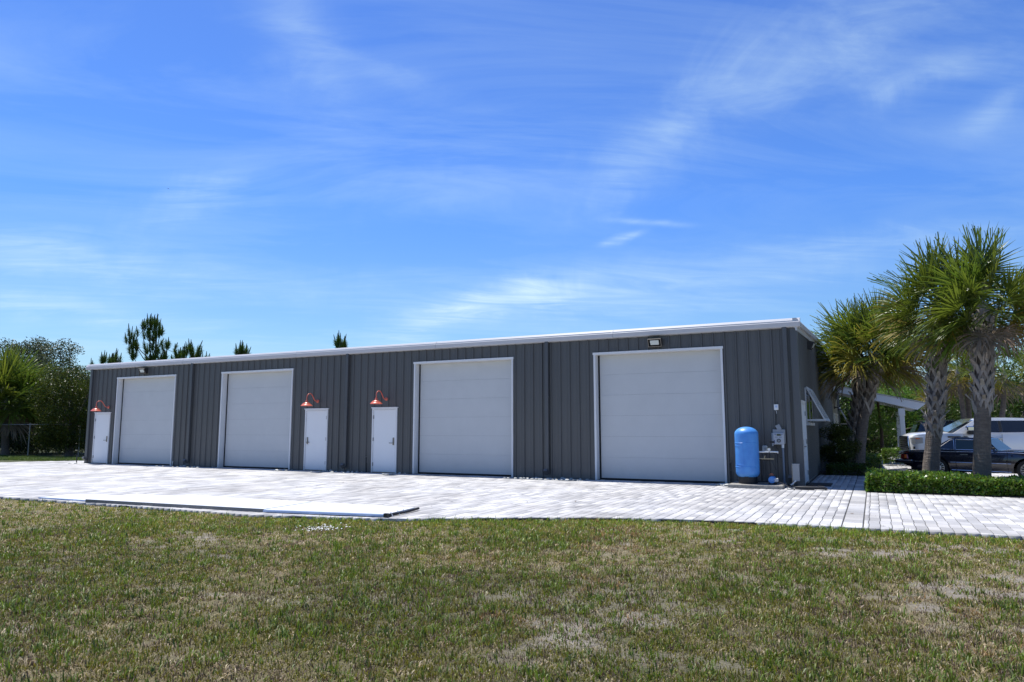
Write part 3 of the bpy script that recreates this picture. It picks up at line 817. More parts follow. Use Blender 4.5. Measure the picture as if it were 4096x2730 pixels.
def trims():
    # eave trim in 6.1 m lengths: pale sculpted two-plane section
    sec = [(-0.005, EV + 0.015), (-0.115, EV + 0.03), (-0.125, EV + 0.05), (-0.135, EV + 0.155), (-0.060, EV + 0.262), (-0.035, EV + 0.272), (0.05, EV + 0.272), (0.05, EV + 0.05)]
    seams = [XL - 0.26, -23.4, -17.26, -11.13, -4.98, 0.135]
    for a, b in zip(seams[:-1], seams[1:]):
        o = MB().prism(sec, 0, a + 0.003, b - 0.003).build('eave_trim', 'gutter', B)
        MB().prism([(p[0] * 1.03 - 0.002, p[1] + (0.002 if p[1] > EV + .1 else -0.002)) for p in sec], 0, b - 0.03, b - 0.004).build('eave_seam', 'gutter', B)
    # rake trim up the right gable
    sl = (RIDGE - EV) / (DEP / 2)
    for s in (0, 1):
        pieces = [(-0.10, 6.1), (6.12, DEP / 2)] if s == 0 else [(DEP / 2, 19.0), (19.02, DEP + 0.1)]
        for (ya, yb) in pieces:
            zz = lambda yy: (RIDGE - abs(yy - DEP / 2) * sl)
            prof = [(0.003, 0.005), (0.02, -0.06), (0.05, -0.065), (0.052, 0.045), (0.125, 0.05), (0.138, 0.155), (0.06, 0.262), (0.03, 0.272), (-0.05, 0.272), (-0.05, 0.06)]
            vs = []; n = len(prof)
            for yy in (ya, yb):
                for (px, pz) in prof: vs.append((px, yy, zz(yy) + pz))
            fs = [tuple(range(n)), tuple(range(n, 2 * n))[::-1]] + [(i, (i + 1) % n, n + (i + 1) % n, n + i) for i in range(n)]
            MB().add(vs, fs).build('rake_trim', 'gutter', B)
    # corner trims
    mb = MB(); mb.box(-0.13, 0.045, -0.045, -0.005, 0.0, EV + 0.02); mb.box(0.004, 0.045, -0.004, 0.14, 0.0, EV + 0.04); mb.build('corner_trim', 'trimgrey', B)
    mb = MB(); mb.box(XL - 0.045, XL + 0.13, -0.045, -0.005, 0.0, EV + 0.02); mb.box(XL - 0.045, XL - 0.004, -0.004, 0.14, 0.0, EV + 0.02); mb.build('corner_trim', 'trimgrey', B)
    mb = MB(); mb.box(0.003, 0.03, -0.0, DEP, -0.0, 0.05); mb.build('base_trim', 'trimgrey', B)
    # downspouts
    for i, xc in enumerate((-29.30, -22.85, -14.86, -7.12, -0.26)):
        mb = MB(); mb.rbox(xc - 0.058, xc + 0.058, -0.125, -0.036, 0.16, EV + 0.045, 0.012)
        sp = MB()
        rotm = Matrix.Rotation(rad(-42), 3, 'X')
        sp.box(xc - 0.056, xc + 0.056, -0.27, -0.085, 0.085, 0.17, rotm, (xc, -0.09, 0.16))
        o = mb.build('downspout', 'trimgrey', B)
        sp.build('spout_elbow', 'trimgrey', o)
        st = MB(); st.box(xc - 0.075, xc + 0.075, -0.129, -0.033, 2.42, 2.45); st.build('strap', 'trimgrey', o)
trims()

def overhead(i, a, b):
    fr = MB()
    t = 0.055
    fr.box(a, a + t, -0.042, -0.001, 0, OHH); fr.box(b - t, b, -0.042, -0.001, 0, OHH)           # face trims
    fr.box(a - 0.02, b + 0.02, -0.052, -0.001, OHH - 0.03, OHH + 0.035)                          # header cap
    fr.box(a + t, a + t + 0.004, -0.036, 0.20, 0, OHH - 0.032); fr.box(b - t - 0.004, b - t, -0.036, 0.20, 0, OHH - 0.032)   # reveals
    fr.box(a + t + 0.004, b - t - 0.004, -0.034, 0.20, OHH - 0.034, OHH - 0.030)
    o = fr.build('overhead_door', 'white', B)
    g = MB(); g.box(a + t + 0.005, a + t + 0.055, 0.195, 0.205, 0.0, OHH - 0.04); g.box(b - t - 0.03, b - t - 0.005, 0.195, 0.205, 0, OHH - 0.04)
    g.box(a + t, b - t, 0.20, 0.235, 0.0, 0.045)
    g.box(a + t, b - t, 0.262, 0.27, 0.0, OHH)
    g.build('weather_seal', 'gasket', o)
    n = 6; H = (OHH - 0.05) / n
    for k in range(n):
        z0 = 0.04 + k * H; s = MB()
        # face with fine pressed lines
        m = 8
        prof = []
        for q in range(m):
            za = z0 + 0.0012 + (H - 0.0024) * q / m; zb = z0 + 0.0012 + (H - 0.0024) * (q + 1) / m
            prof += [(0.2056, za), (0.205, za + 0.004), (0.205, zb - 0.004)]
        prof.append((0.2062, z0 + H - 0.0012)); prof += [(0.25, z0 + H - 0.0012), (0.25, z0 + 0.0012)]
        nn = len(prof); xa, xb = a + t + 0.045, b - t - 0.012
        vs = [(xa, p[0], p[1]) for p in prof] + [(xb, p[0], p[1]) for p in prof]
        fs = [(j, j + 1, nn + j + 1, nn + j) for j in range(nn - 1)] + [(nn - 1, 0, nn, 2 * nn - 1)]
        s.add(vs, fs); s.build('door_section', 'door', o)
    return o
for i, (a, b) in enumerate(OH): overhead(i, a, b)

def man_door(a, b, hinge_left, parent=B):
    fr = MB(); t = 0.05
    fr.box(a, a + t, -0.045, 0.06, 0, PDH); fr.box(b - t, b, -0.045, 0.06, 0, PDH); fr.box(a + t, b - t, -0.045, 0.06, PDH - t, PDH)
    fr.box(a - 0.03, b + 0.03, -0.06, -0.001, PDH + 0.002, PDH + 0.035)
    o = fr.build('personnel_door', 'white', parent)
    MB().rbox(a + t + 0.004, b - t - 0.004, -0.022, 0.02, 0.02, PDH - t - 0.005, 0.004).build('door_leaf', 'leafwhite', o)
    MB().box(a + t, b - t, -0.03, 0.05, 0.0, 0.018).build('threshold', 'steel', o)
    hx = a + t if hinge_left else b - t; lx = b - t - 0.09 if hinge_left else a + t + 0.09
    for z in (0.28, 1.12, 1.88):
        MB().tube([(hx, -0.034, z - 0.06), (hx, -0.034, z + 0.06)], 0.015, 8).box(hx - 0.028, hx + 0.028, -0.047 if False else -0.030, -0.0225, z - 0.06, z + 0.06).build('hinge', 'hinge', o)
    h = MB(); h.rbox(lx - 0.028, lx + 0.028, -0.045, -0.023, 0.93, 1.18, 0.006)
    sg = -1 if hinge_left else 1
    h.tube([(lx, -0.04, 1.0), (lx, -0.085, 1.0), (lx + sg * 0.03, -0.092, 1.0), (lx + sg * 0.14, -0.088, 1.0)], 0.011, 8)
    h.build('lever_handle', 'steel', o)
    return o
man_door(*PD[0], True); man_door(*PD[1], False); man_door(*PD[2], True)
# side door in the right hand wall
sd = man_door(0.22, 1.40, False); sd.rotation_euler = (0, 0, rad(90)); sd.location = (0.0, 0, 0)

# bahama shutters, windows and entrance on the right wall
def shutter(y0, y1, ztop, zbot, out, label, grid=True):
    w = MB(); w.box(0.003, 0.05, y0, y0 + 0.06, zbot - 0.02, ztop); w.box(0.003, 0.05, y1 - 0.06, y1, zbot - 0.02, ztop)
    w.box(0.003, 0.05, y0 + .06, y1 - .06, ztop - 0.06, ztop); w.box(0.003, 0.09, y0 - 0.03, y1 + 0.03, zbot - 0.10, zbot - 0.02)
    win = w.build('window', 'shut', B)
    MB().box(0.036, 0.042, y0 + 0.06, y1 - 0.06, zbot, ztop - 0.06).build('pane', 'glass_dark', win)
    MB().box(0.03, 0.055, (y0 + y1) / 2 - 0.02, (y0 + y1) / 2 + 0.02, zbot, ztop - 0.06).build('mullion', 'shut', win)
    # shutter leaf hinged at the top, its own local frame
    th = thing('bahama_shutter', (0.06, 0, ztop + 0.02), label, 'shutter')
    L = math.hypot(out, ztop - zbot); ang = math.atan2(out, ztop - zbot)
    d = Vector((math.sin(ang), 0, -math.cos(ang))); nrm = Vector((math.cos(ang), 0, math.sin(ang)))
    def bar(mb, s0, s1, ya, yb, th_=0.02):
        vs = []
        for yy in (ya, yb):
            for s_ in (s0, s1):
                for q in (-th_, th_):
                    p = d * s_ + nrm * q; vs.append((p.x, yy, p.z))
        return mb.add(vs, ((0, 1, 3, 2), (4, 6, 7, 5), (0, 4, 5, 1), (2, 3, 7, 6), (0, 2, 6, 4), (1, 5, 7, 3)))
    fr = MB(); bar(fr, 0, L, y0, y0 + 0.06); bar(fr, 0, L, y1 - 0.06, y1); bar(fr, 0, 0.06, y0 + 0.06, y1 - 0.06); bar(fr, L - 0.07, L, y0 + 0.06, y1 - 0.06); bar(fr, 0.07, L - .08, (y0 + y1) / 2 - 0.02, (y0 + y1) / 2 + 0.02)
    fr.build('shutter_frame', 'shut', th)
    n = int((L - 0.13) / 0.062)
    for k in range(n):
        s_ = 0.08 + k * 0.062
        mb = MB(); vs = []
        for yy in (y0 + 0.06, y1 - 0.06):
            for (ds, q) in ((0, -0.016), (0.012, -0.02), (0.034, 0.016), (0.022, 0.02)):
                p = d * (s_ + ds) + nrm * q; vs.append((p.x, yy, p.z))
        mb.add(vs, ((0, 1, 2, 3), (4, 7, 6, 5), (0, 4, 5, 1), (1, 5, 6, 2), (2, 6, 7, 3), (3, 7, 4, 0)))
        mb.build('slat', 'shut', th)
    for yy in (y0 + 0.03, y1 - 0.03):
        e = d * (L - 0.03); MB().box(-0.05, e.x, yy - 0.018, yy + 0.018, e.z - 0.025, e.z + 0.025).build('stay_bar', 'shut', th)
shutter(1.75, 4.0, 2.62, 1.66, 0.46, 'open pale aluminium storm shutter propped out over the nearer side window')
shutter(22.3, 24.2, 2.62, 1.66, 0.46, 'open pale aluminium storm shutter beyond the entrance canopy')

def entrance():
    # cream recess panel with tall louvred shutter door leaves
    MB().box(0.004, 0.05, 16.92, 21.38, 0.0, 2.95).build('entry_panel', 'cream', B)
    o = MB().box(0.05, 0.09, 17.2, 17.3, 0, 2.2).box(0.05, 0.09, 20.9, 21.0, 0, 2.2).box(0.05, 0.09, 17.3, 20.9, 2.1, 2.2).build('entry_door', 'white', B)
    for k in range(4):
        y0 = 17.32 + k * 0.9
        MB().rbox(0.05, 0.085, y0, y0 + 0.84, 0.02, 2.08, 0.01).build('door_leaf', 'white', o)
    # canopy
    c = thing('entrance_canopy', (0.15, 16.0, 0), 'white sloping entrance canopy with a square post beside the building', 'canopy')
    x1, z0, z1 = 3.62, 3.42, 2.55
    c2 = MB(); n = 0
    vs = [(0, 0, z0 - 0.26), (x1 - 0.3, 0, z1 - 0.28), (x1, 0, z1 - 0.04), (x1, 0, z1), (0, 0, z0)]
    vs = vs + [(p[0], 0.04, p[2]) for p in vs]
    c2.add(vs, [(0, 1, 2, 3, 4), (9, 8, 7, 6, 5)] + [(i, (i + 1) % 5, 5 + (i + 1) % 5, 5 + i) for i in range(5)])
    c2.build('fascia', 'porchwhite', c)
    vs = [(0, 0.04, z0 - 0.22), (x1 - 0.32, 0.04, z1 - 0.24), (x1 - 0.32, 5.5, z1 - 0.24), (0, 5.5, z0 - 0.22)]
    MB().add(vs, [(0, 1, 2, 3)]).build('soffit', 'porchwhite', c)
    vs = [(-0.0, -0.04, z0 + 0.005), (x1 + 0.05, -0.04, z1 + 0.005), (x1 + 0.05, 5.6, z1 + 0.005), (-0.0, 5.6, z0 + 0.005)]
    vs += [(p[0], p[1], p[2] + 0.03) for p in vs]
    MB().add(vs, ((0, 3, 2, 1), (4, 5, 6, 7), (0, 1, 5, 4), (1, 2, 6, 5), (2, 3, 7, 6), (3, 0, 4, 7))).build('canopy_roof', 'roof', c)
    MB().add([(x1, 0.04, z1 - .04), (x1 - 0.3, 0.04, z1 - 0.28), (x1 - .3, 5.5, z1 - .28), (x1, 5.5, z1 - .04)], [(0, 1, 2, 3)]).build('eave_board', 'porchwhite', c)
    for y in (0.10, 5.2):
        p = MB(); p.rbox(2.60, 2.80, y, y + 0.20, 0, 2.32, 0.012); p.rbox(2.57, 2.83, y - 0.03, y + 0.23, 2.02, 2.34, 0.01); p.rbox(2.57, 2.83, y - 0.03, y + 0.23, 0.0, 0.25, 0.01)
        o = p.build('post', 'porchwhite', c)
entrance()

def barn_lamp(x, y, z, label, m='coral', rz=0, group=None, reach=0.60, s=1.0):
    """gooseneck barn lamp; wall plate at the origin, reaching to -y"""
    t = thing('barn_lamp', (x, y, z), label, 'lamp', group, rz)
    MB().lathe([(0.001, 0.0), (0.062 * s, 0.0), (0.062 * s, 0.025), (0.045 * s, 0.04), (0.02 * s, 0.07), (0.001, 0.07)], 20, (0, -0.035, 0), Matrix.Rotation(rad(90), 3, 'X')).build('wall_plate', m, t, True)
    pts = []
    P = [(-0.05, 0.0), (-0.16, 0.005), (-0.235, 0.07), (-0.30, 0.165), (-0.375, 0.235), (-0.46, 0.255), (-0.545, 0.225), (-0.592, 0.15), (-0.60, 0.06), (-0.60, 0.0)]
    for i in range(len(P) - 1):
        for k in range(4):
            u = k / 4; p0 = P[max(i - 1, 0)]; p1 = P[i]; p2 = P[i + 1]; p3 = P[min(i + 2, len(P) - 1)]
            q = [0.5 * ((2 * p1[j]) + (-p0[j] + p2[j]) * u + (2 * p0[j] - 5 * p1[j] + 4 * p2[j] - p3[j]) * u * u + (-p0[j] + 3 * p1[j] - 3 * p2[j] + p3[j]) * u ** 3) for j in (0, 1)]
            pts.append((0, q[0] * reach / 0.6, q[1] * s))
    pts.append((0, -reach, 0.0))
    MB().tube(pts, 0.0165 * s, 10).build('gooseneck_arm', m, t, True)
    c = (0, -reach, 0)
    MB().lathe([(0.001, 0.02), (0.032, 0.02), (0.045, 0.0), (0.045, -0.035), (0.03, -0.045), (0.001, -0.045)], 20, c).build('socket_cap', m, t, True)
    MB().lathe([(0.03, -0.035), (0.055, -0.06), (0.13, -0.09), (0.138, -0.10), (0.138, -0.107), (0.150, -0.112), (0.158, -0.128), (0.168, -0.134), (0.205, -0.175), (0.21, -0.183),
                (0.204, -0.185), (0.166, -0.142), (0.13, -0.10), (0.05, -0.07), (0.001, -0.068)], 32, c).build('shade', m, t, True)
    return t
barn_lamp(-28.02, -0.034, 2.43, 'coral red gooseneck lamp over the leftmost white door', group='coral gooseneck wall lamps')
barn_lamp(-16.18, -0.034, 2.47, 'coral red gooseneck lamp over the door whose handle is on its left', group='coral gooseneck wall lamps')
barn_lamp(-13.13, -0.034, 2.49, 'coral red gooseneck lamp over the door nearest the middle overhead door', group='coral gooseneck wall lamps')
for k, yy in enumerate((17.1, 21.2)):
    barn_lamp(0.055, yy, 2.45, ('black gooseneck lamp at the near side of the cream entrance', 'black gooseneck lamp at the far side of the cream entrance')[k], 'bronze', rad(90), 'black gooseneck lamps beside the entrance', reach=0.85, s=1.3)

def flood(x, y, z, label, rz=0, group=None):
    t = thing('flood_light', (x, y, z), label, 'floodlight', group, rz)
    w, h, d = 0.19, 0.12, 0.20
    # housing: wedge, deeper at the top, with an open hooded front tilted down
    vs = [(-w, 0, -h * 0.8), (w, 0, -h * 0.8), (w, 0, h), (-w, 0, h), (-w, -0.10, -h), (w, -0.10, -h), (w, -d, h * 0.75), (-w, -d, h * 0.75), (w, -0.10, h), (-w, -0.10, h)]
    MB().add(vs, [(0, 1, 2, 3), (0, 4, 5, 1), (3, 2, 8, 9), (9, 8, 6, 7), (0, 3, 9, 7, 4), (1, 5, 6, 8, 2)]).build('housing', 'bronze', t)
    a = Vector((0, -0.10, -h)); b = Vector((0, -d, h * 0.75)); e = (b - a); n = Vector((0, e.z, -e.y)).normalized(); n = -n if n.y > 0 else n
    def q(s, k, xx): p = a + e * s + n * k; return (xx, p.y, p.z)
    fr = MB()
    for (s0, s1, xa, xb) in ((0, 0.06, -w, w), (0.94, 1, -w, w), (0.06, 0.94, -w, -w + 0.014), (0.06, 0.94, w - 0.014, w)):
        vs = [q(s0, -0.002, xa), q(s0, -0.002, xb), q(s1, -0.002, xb), q(s1, -0.002, xa), q(s0, 0.014, xa), q(s0, 0.014, xb), q(s1, 0.014, xb), q(s1, 0.014, xa)]
        fr.add(vs, ((0, 3, 2, 1), (4, 5, 6, 7), (0, 1, 5, 4), (1, 2, 6, 5), (2, 3, 7, 6), (3, 0, 4, 7)))
    fr.build('lens_frame', 'steel', t)
    MB().add([q(0.25, 0.003, -w * 0.66), q(0.25, 0.003, w * 0.66), q(0.82, 0.003, w * 0.66), q(0.82, 0.003, -w * 0.66),
              q(0.25, 0.012, -w * 0.62), q(0.25, 0.012, w * 0.62), q(0.82, 0.012, w * 0.62), q(0.82, 0.012, -w * 0.62)], ((0, 3, 2, 1), (4, 5, 6, 7), (0, 1, 5, 4), (1, 2, 6, 5), (2, 3, 7, 6), (3, 0, 4, 7))).build('lens', 'lens', t)
flood(-25.80, -0.034, 3.93, 'dark boxy floodlight above the leftmost overhead door')
flood(-3.72, -0.034, 3.91, 'dark boxy floodlight above the largest nearest overhead door')
flood(0.036, 3.6, 4.0, 'dark boxy floodlight high on the shaded side wall', rz=rad(90))

# ================================================================== EQUIPMENT BY THE CORNER
def tank():
    t = thing('pressure_tank', (-1.235, -0.72, 0.085), 'tall blue water pressure tank on a black base at the wall', 'tank')
    r = 0.292
    def band(z): return [(r, z - 0.012), (r + 0.006, z - 0.006), (r + 0.006, z + 0.006), (r, z + 0.012)]
    prof = [(0.001, 0.105), (0.10, 0.115), (0.19, 0.145), (0.255, 0.195), (0.285, 0.245), (r, 0.285)] + band(0.42) + band(1.02) + \
           [(r, 1.24), (0.288, 1.285), (0.268, 1.325), (0.22, 1.375), (0.15, 1.412), (0.075, 1.43), (0.001, 1.435)]
    MB().lathe(prof, 56).build('tank_body', 'tank', t, True)
    # embossed label panel on the left side
    mb = MB(); a0, a1 = rad(205), rad(262)
    def rail(pa, pb, n=8):
        pts = []
        for k in range(n + 1):
            u = k / n; a = pa[0] + (pb[0] - pa[0]) * u; z = pa[1] + (pb[1] - pa[1]) * u
            pts.append(((r + 0.002) * math.cos(a), (r + 0.002) * math.sin(a), z))
        mb.tube(pts, 0.006, 6)
    rail((a0, 0.48), (a1, 0.48)); rail((a0, 0.95), (a1, 0.95)); rail((a1, 0.48), (a1, 0.95)); rail((a0, 0.48), (a0, 0.95))
    mb.build('label_border', 'tank', t, True)
    MB().lathe([(0.23, 0.0), (0.235, 0.02), (0.225, 0.17), (0.20, 0.17), (0.19, 0.02), (0.19, 0.0)], 32).box(-0.05, 0.05, -0.238, -0.20, 0.08, 0.20).build('tank_base', 'black', t, True)
tank()

def pad():
    mb = MB(); mb.rbox(-1.66, -0.36, -1.22, -0.05, -0.01, 0.085, 0.012)
    tag(mb.build('concrete_pad', 'concrete'), 'low rough concrete pad under the blue tank and pump', 'slab')
pad()

def pump():
    t = thing('water_pump', (-0.66, -0.80, 0.085), 'blue pump motor with pipework and pressure gauge beside the tank', 'pump')
    rx = Matrix.Rotation(rad(90), 3, 'X')
    c = (0.02, 0.0, 0.115)
    MB().lathe([(0.001, 0.13), (0.04, 0.13), (0.080, 0.115), (0.086, 0.10), (0.086, -0.14), (0.001, -0.14)], 28, c, rx).build('motor', 'bluepaint', t, True)
    MB().rbox(0.085, 0.17, -0.14, -0.02, 0.07, 0.16, 0.012).build('terminal_box', 'lightplastic', t)
    MB().lathe([(0.001, -0.14), (0.095, -0.14), (0.10, -0.18), (0.08, -0.26), (0.001, -0.27)], 20, c, rx).box(-0.07, 0.11, -0.06, 0.20, 0.0, 0.03).build('pump_body', 'black', t)
    MB().lathe([(0.001, 0.0), (0.06, 0.0), (0.06, 0.02), (0.03, 0.025), (0.03, 0.05), (0.001, 0.05)], 16, (-0.02, 0.17, 0.215)).build('flange', 'copper', t)
    MB().tube([(-0.03, 0.17, 0.26), (-0.035, 0.18, 0.42), (-0.04, 0.18, 0.56), (-0.045, 0.18, 0.80)], 0.016, 8).tube([(-0.035, 0.18, 0.60), (-0.30, 0.18, 0.60), (-0.47, 0.18, 0.60), (-0.49, 0.18, 0.58), (-0.49, 0.18, 0.03)], 0.02, 8)\
        .tube([(-0.25, 0.18, 0.6), (-0.25, 0.18, 0.05)], 0.018, 8).tube([(-0.60, 0.10, 0.02), (-0.62, 0.10, 0.11)], 0.022, 8).tube([(-0.75, 0.16, 0.09), (-0.40, 0.16, 0.05), (-0.1, 0.16, 0.05)], 0.016, 8).build('pipework', 'black', t, True)
    MB().box(-0.52, 0.06, 0.155, 0.205, 0.612, 0.632).tube([(-0.37, 0.18, 0.64), (-0.37, 0.18, 0.69)], 0.013, 6).tube([(-0.17, 0.18, 0.64), (-0.17, 0.18, 0.69)], 0.013, 6)\
        .tube([(-0.37, 0.18, 0.69), (-0.34, 0.18, 0.70)], 0.012, 6).tube([(-0.17, 0.18, 0.69), (-0.14, 0.18, 0.70)], 0.012, 6).build('manifold', 'brass', t)
    MB().lathe([(0.001, 0.0), (0.042, 0.0), (0.042, 0.025), (0.001, 0.025)], 20, (-0.045, 0.165, 0.86), rx).build('pressure_gauge', 'brass', t)
    MB().lathe([(0.001, 0.026), (0.034, 0.026), (0.034, 0.028), (0.001, 0.028)], 20, (-0.045, 0.165, 0.86), rx).build('gauge_face', 'pvc', t)
    MB().box(-0.035, 0.07, 0.24, 0.33, 1.02, 1.07).build('pressure_switch', 'black', t)
    MB().box(-0.56, -0.53, 0.12, 0.15, 0.14, 0.30).box(-0.44, -0.41, 0.15, 0.17, 0.26, 0.33).build('hang_tag', 'pvc', t)
pump()
MBp = MB().tube([(-0.96, -0.66, 1.02 - 0.14), (-0.62, -0.60, 0.885), (-0.50, -0.56, 0.88)], 0.021, 10).tube([(-0.52, -0.565, 0.872), (-0.50, -0.56, 0.872)], 0.03, 10)
tag(MBp.build('supply_pipe', 'pvc', None, True), 'short pale pipe running from the tank side to the pipework', 'pipe')

def controller():
    t = thing('irrigation_controller', (-0.51, -0.034, 1.235), 'grey irrigation controller box with its front cover hanging open', 'controller')
    MB().rbox(-0.155, 0.155, -0.06, 0.0, -0.155, 0.215, 0.008).build('back_box', 'greyplastic', t)
    MB().rbox(-0.145, 0.125, -0.12, -0.062, -0.175, 0.125, 0.012).build('panel', 'lightplastic', t)
    y = -0.1215
    b = MB(); b.box(-0.055, 0.05, y - 0.001, y, 0.05, 0.10); b.build('display', 'lcd', t)
    b = MB()
    for (x0, x1, z0, z1) in ((-0.12, -0.07, 0.09, 0.10), (-0.095, -0.08, 0.06, 0.09), (0.065, 0.11, 0.09, 0.10), (0.065, 0.08, 0.06, 0.09), (-0.10, -0.03, 0.01, 0.022), (0.0, 0.07, 0.01, 0.022), (-0.13, -0.105, -0.15, -0.06)):
        b.box(x0, x1, y - 0.001, y, z0, z1)
    b.build('printed_marks', 'navyprint', t)
    MB().lathe([(0.032, 0.0), (0.048, 0.0), (0.048, 0.012), (0.032, 0.012)], 24, (-0.005, y, -0.075), Matrix.Rotation(rad(90), 3, 'X')).build('dial_ring', 'black', t)
    MB().lathe([(0.001, 0.0), (0.030, 0.0), (0.028, 0.016), (0.001, 0.016)], 24, (-0.005, y, -0.075), Matrix.Rotation(rad(90), 3, 'X')).build('dial', 'greyplastic', t)
    rz = Matrix.Rotation(rad(-74), 3, 'Z')
    MB().box(-0.43, -0.155, -0.085, -0.06, -0.215, 0.125, rz, (-0.155, -0.07, 0)).build('open_cover', 'lightplastic', t)
    MB().box(-0.05, 0.06, -0.058, -0.054, 0.20, 0.34, Matrix.Rotation(rad(-24), 3, 'Y'), (0, -0.056, 0.24)).build('instruction_card', 'greyplastic', t)
    MB().tube([(0.085, -0.09, -0.175), (0.085, -0.09, -0.26)], 0.034, 12).build('pipe_coupling', 'pvc', t)
    MB().tube([(0.085, -0.09, -0.26), (0.085, -0.09, -1.15)], 0.026, 10).build('conduit', 'conduit', t)
    MB().tube([(-0.12, -0.08, -0.17), (-0.07, -0.09, -0.27), (-0.02, -0.09, -0.30), (0.0, -0.08, -0.20)], 0.006, 6).tube([(-0.02, -0.09, -0.30), (-0.05, -0.09, -0.42), (0.0, -0.09, -0.50), (0.06, -0.09, -0.52)], 0.006, 6)\
        .tube([(-0.12, -0.07, -0.17), (-0.10, -0.07, -0.4), (-0.07, -0.12, -0.66)], 0.004, 6).build('loose_wire', 'cable', t)
controller()

def sensor():
    t = thing('rain_sensor', (-0.555, -0.034, 2.03), 'small white wireless receiver with a stub antenna high on the wall', 'sensor')
    MB().rbox(-0.055, 0.055, -0.03, 0.0, -0.075, 0.075, 0.006).build('case', 'pvc', t)
    MB().box(-0.022, 0.03, -0.0315, -0.030, -0.01, 0.045).build('printed_label', 'panelblue', t)
    MB().tube([(0.033, -0.015, 0.075), (0.033, -0.015, 0.145)], 0.006, 8).build('antenna', 'black', t)
    MB().tube([(-0.015, -0.02, -0.075), (0.005, -0.02, -0.12), (0.0, -0.02, -0.18)], 0.005, 6).build('pale_lead', 'pvc', t)
    MB().tube([(0.0, -0.02, -0.17), (-0.02, -0.035, -0.45), (-0.045, -0.05, -0.66), (-0.07, -0.075, -0.90)], 0.006, 6).build('cable', 'cable', t)
sensor()

def outlet():
    t = thing('outlet_box', (-0.87, -0.034, 0.93), 'clear covered electrical outlet box on the wall right of the tank', 'outlet')
    MB().rbox(-0.075, 0.06, -0.075, 0.0, -0.08, 0.10, 0.02).build('cover', 'clear', t)
    MB().box(-0.02, 0.03, -0.079, -0.0755, -0.03, 0.05).build('socket', 'greyplastic', t)
    MB().tube([(0.0, -0.05, -0.08), (0.03, -0.07, -0.15), (0.10, -0.08, -0.2), (0.15, -0.2, -0.24), (0.30, -0.5, -0.50)], 0.004, 6).build('lead', 'cable', t)
outlet()

def disconnect():
    t = thing('electrical_box', (-0.10, -0.52, 0.0), 'grey metal electrical box standing on a short post at the corner', 'box')
    MB().rbox(-0.075, 0.085, -0.09, 0.0, 0.17, 0.58, 0.006).build('cabinet', 'greyplastic', t)
    MB().box(-0.08, 0.09, -0.10, 0.005, 0.582, 0.592).build('cabinet_lid', 'lightplastic', t)
    MB().box(-0.10, -0.077, -0.02, 0.02, 0.0, 0.56).build('post', 'steel', t)
    MB().tube([(-0.09, -0.06, 0.10), (-0.03, -0.1, 0.16), (0.0, -0.07, 0.18)], 0.018, 8).tube([(-0.13, -0.07, 0.075), (-0.06, -0.09, 0.11)], 0.016, 8).build('fitting', 'pvc', t)
disconnect()

def hose():
    mb = MB(); pts = []
    random.seed(3)
    for k in range(0, 190):
        a = k / 190 * 2 * math.pi * 5.2; rr = 1 + 0.10 * math.sin(a * 0.37) + 0.02 * k / 190
        cx, cy = 0.26, -1.02
        pts.append((cx + 0.34 * rr * math.cos(a), cy + 0.10 * rr * math.sin(a) - 0.02, 0.014 + 0.012 * (k / 38) + 0.01 * abs(math.sin(a))))
    mb.tube(pts, 0.011, 7)
    lead = [(-0.55, -0.90, 0.17), (-0.45, -0.93, 0.15), (-0.33, -0.98, 0.10), (-0.22, -1.10, 0.05), (-0.1, -1.16, 0.02), (0.1, -1.17, 0.016), (0.35, -1.16, 0.016)]
    mb.tube(lead, 0.012, 7)
    tag(mb.build('coiled_cable', 'cable', None, True), 'flat coil of black cable lying on the pavers at the building corner', 'cable')
    mb = MB(); mb.rbox(0.06, 0.64, 0.25, 1.25, 0.0, 0.018, 0.004)
    tag(mb.build('doormat', 'mat'), 'dark doormat on the pavers in front of the side door', 'doormat')
hose()

def standpipe(x, y, h, label, m='black', rr=0.011, tap=True):
    t = thing('hose_tap', (x, y, 0), label, 'tap')
    MB().tube([(0, 0, -0.02), (0, 0, h)], rr, 8).box(-0.02, 0.02, -0.012, 0.012, 0, h * 0.6).build('riser_pipe', m, t)
    MB().tube([(0, 0, h), (0, -0.05, h + 0.015), (0, -0.09, h - 0.02)], 0.015, 8).tube([(0, -0.03, h), (0, -0.03, h + 0.045)], 0.008, 6).build('spigot', 'brass' if m != 'black' else 'steel', t)
    MB().lathe([(0.001, 0), (0.028, 0), (0.028, 0.008), (0.001, 0.008)], 10, (0, -0.03, h + 0.045)).build('tap_handle', m, t)
standpipe(-1.765, -0.08, 0.58, 'black hose tap standing beside the right jamb of the nearest overhead door')
standpipe(-13.90, -0.10, 0.52, 'black hose tap by the wall left of the middle white door')
standpipe(-29.72, -0.25, 0.56, 'dark hose tap standing at the far left corner of the building')
mb = MB(); mb.tube([(-23.80, -0.10, 0), (-23.78, -0.10, 0.20)], 0.014, 8).tube([(-23.70, -0.11, 0), (-23.66, -0.11, 0.19)], 0.014, 8)
tag(mb.build('vent_pipes', 'pvc', None), 'pair of short white pipes at the foot of the leftmost overhead door jamb', 'pipes')

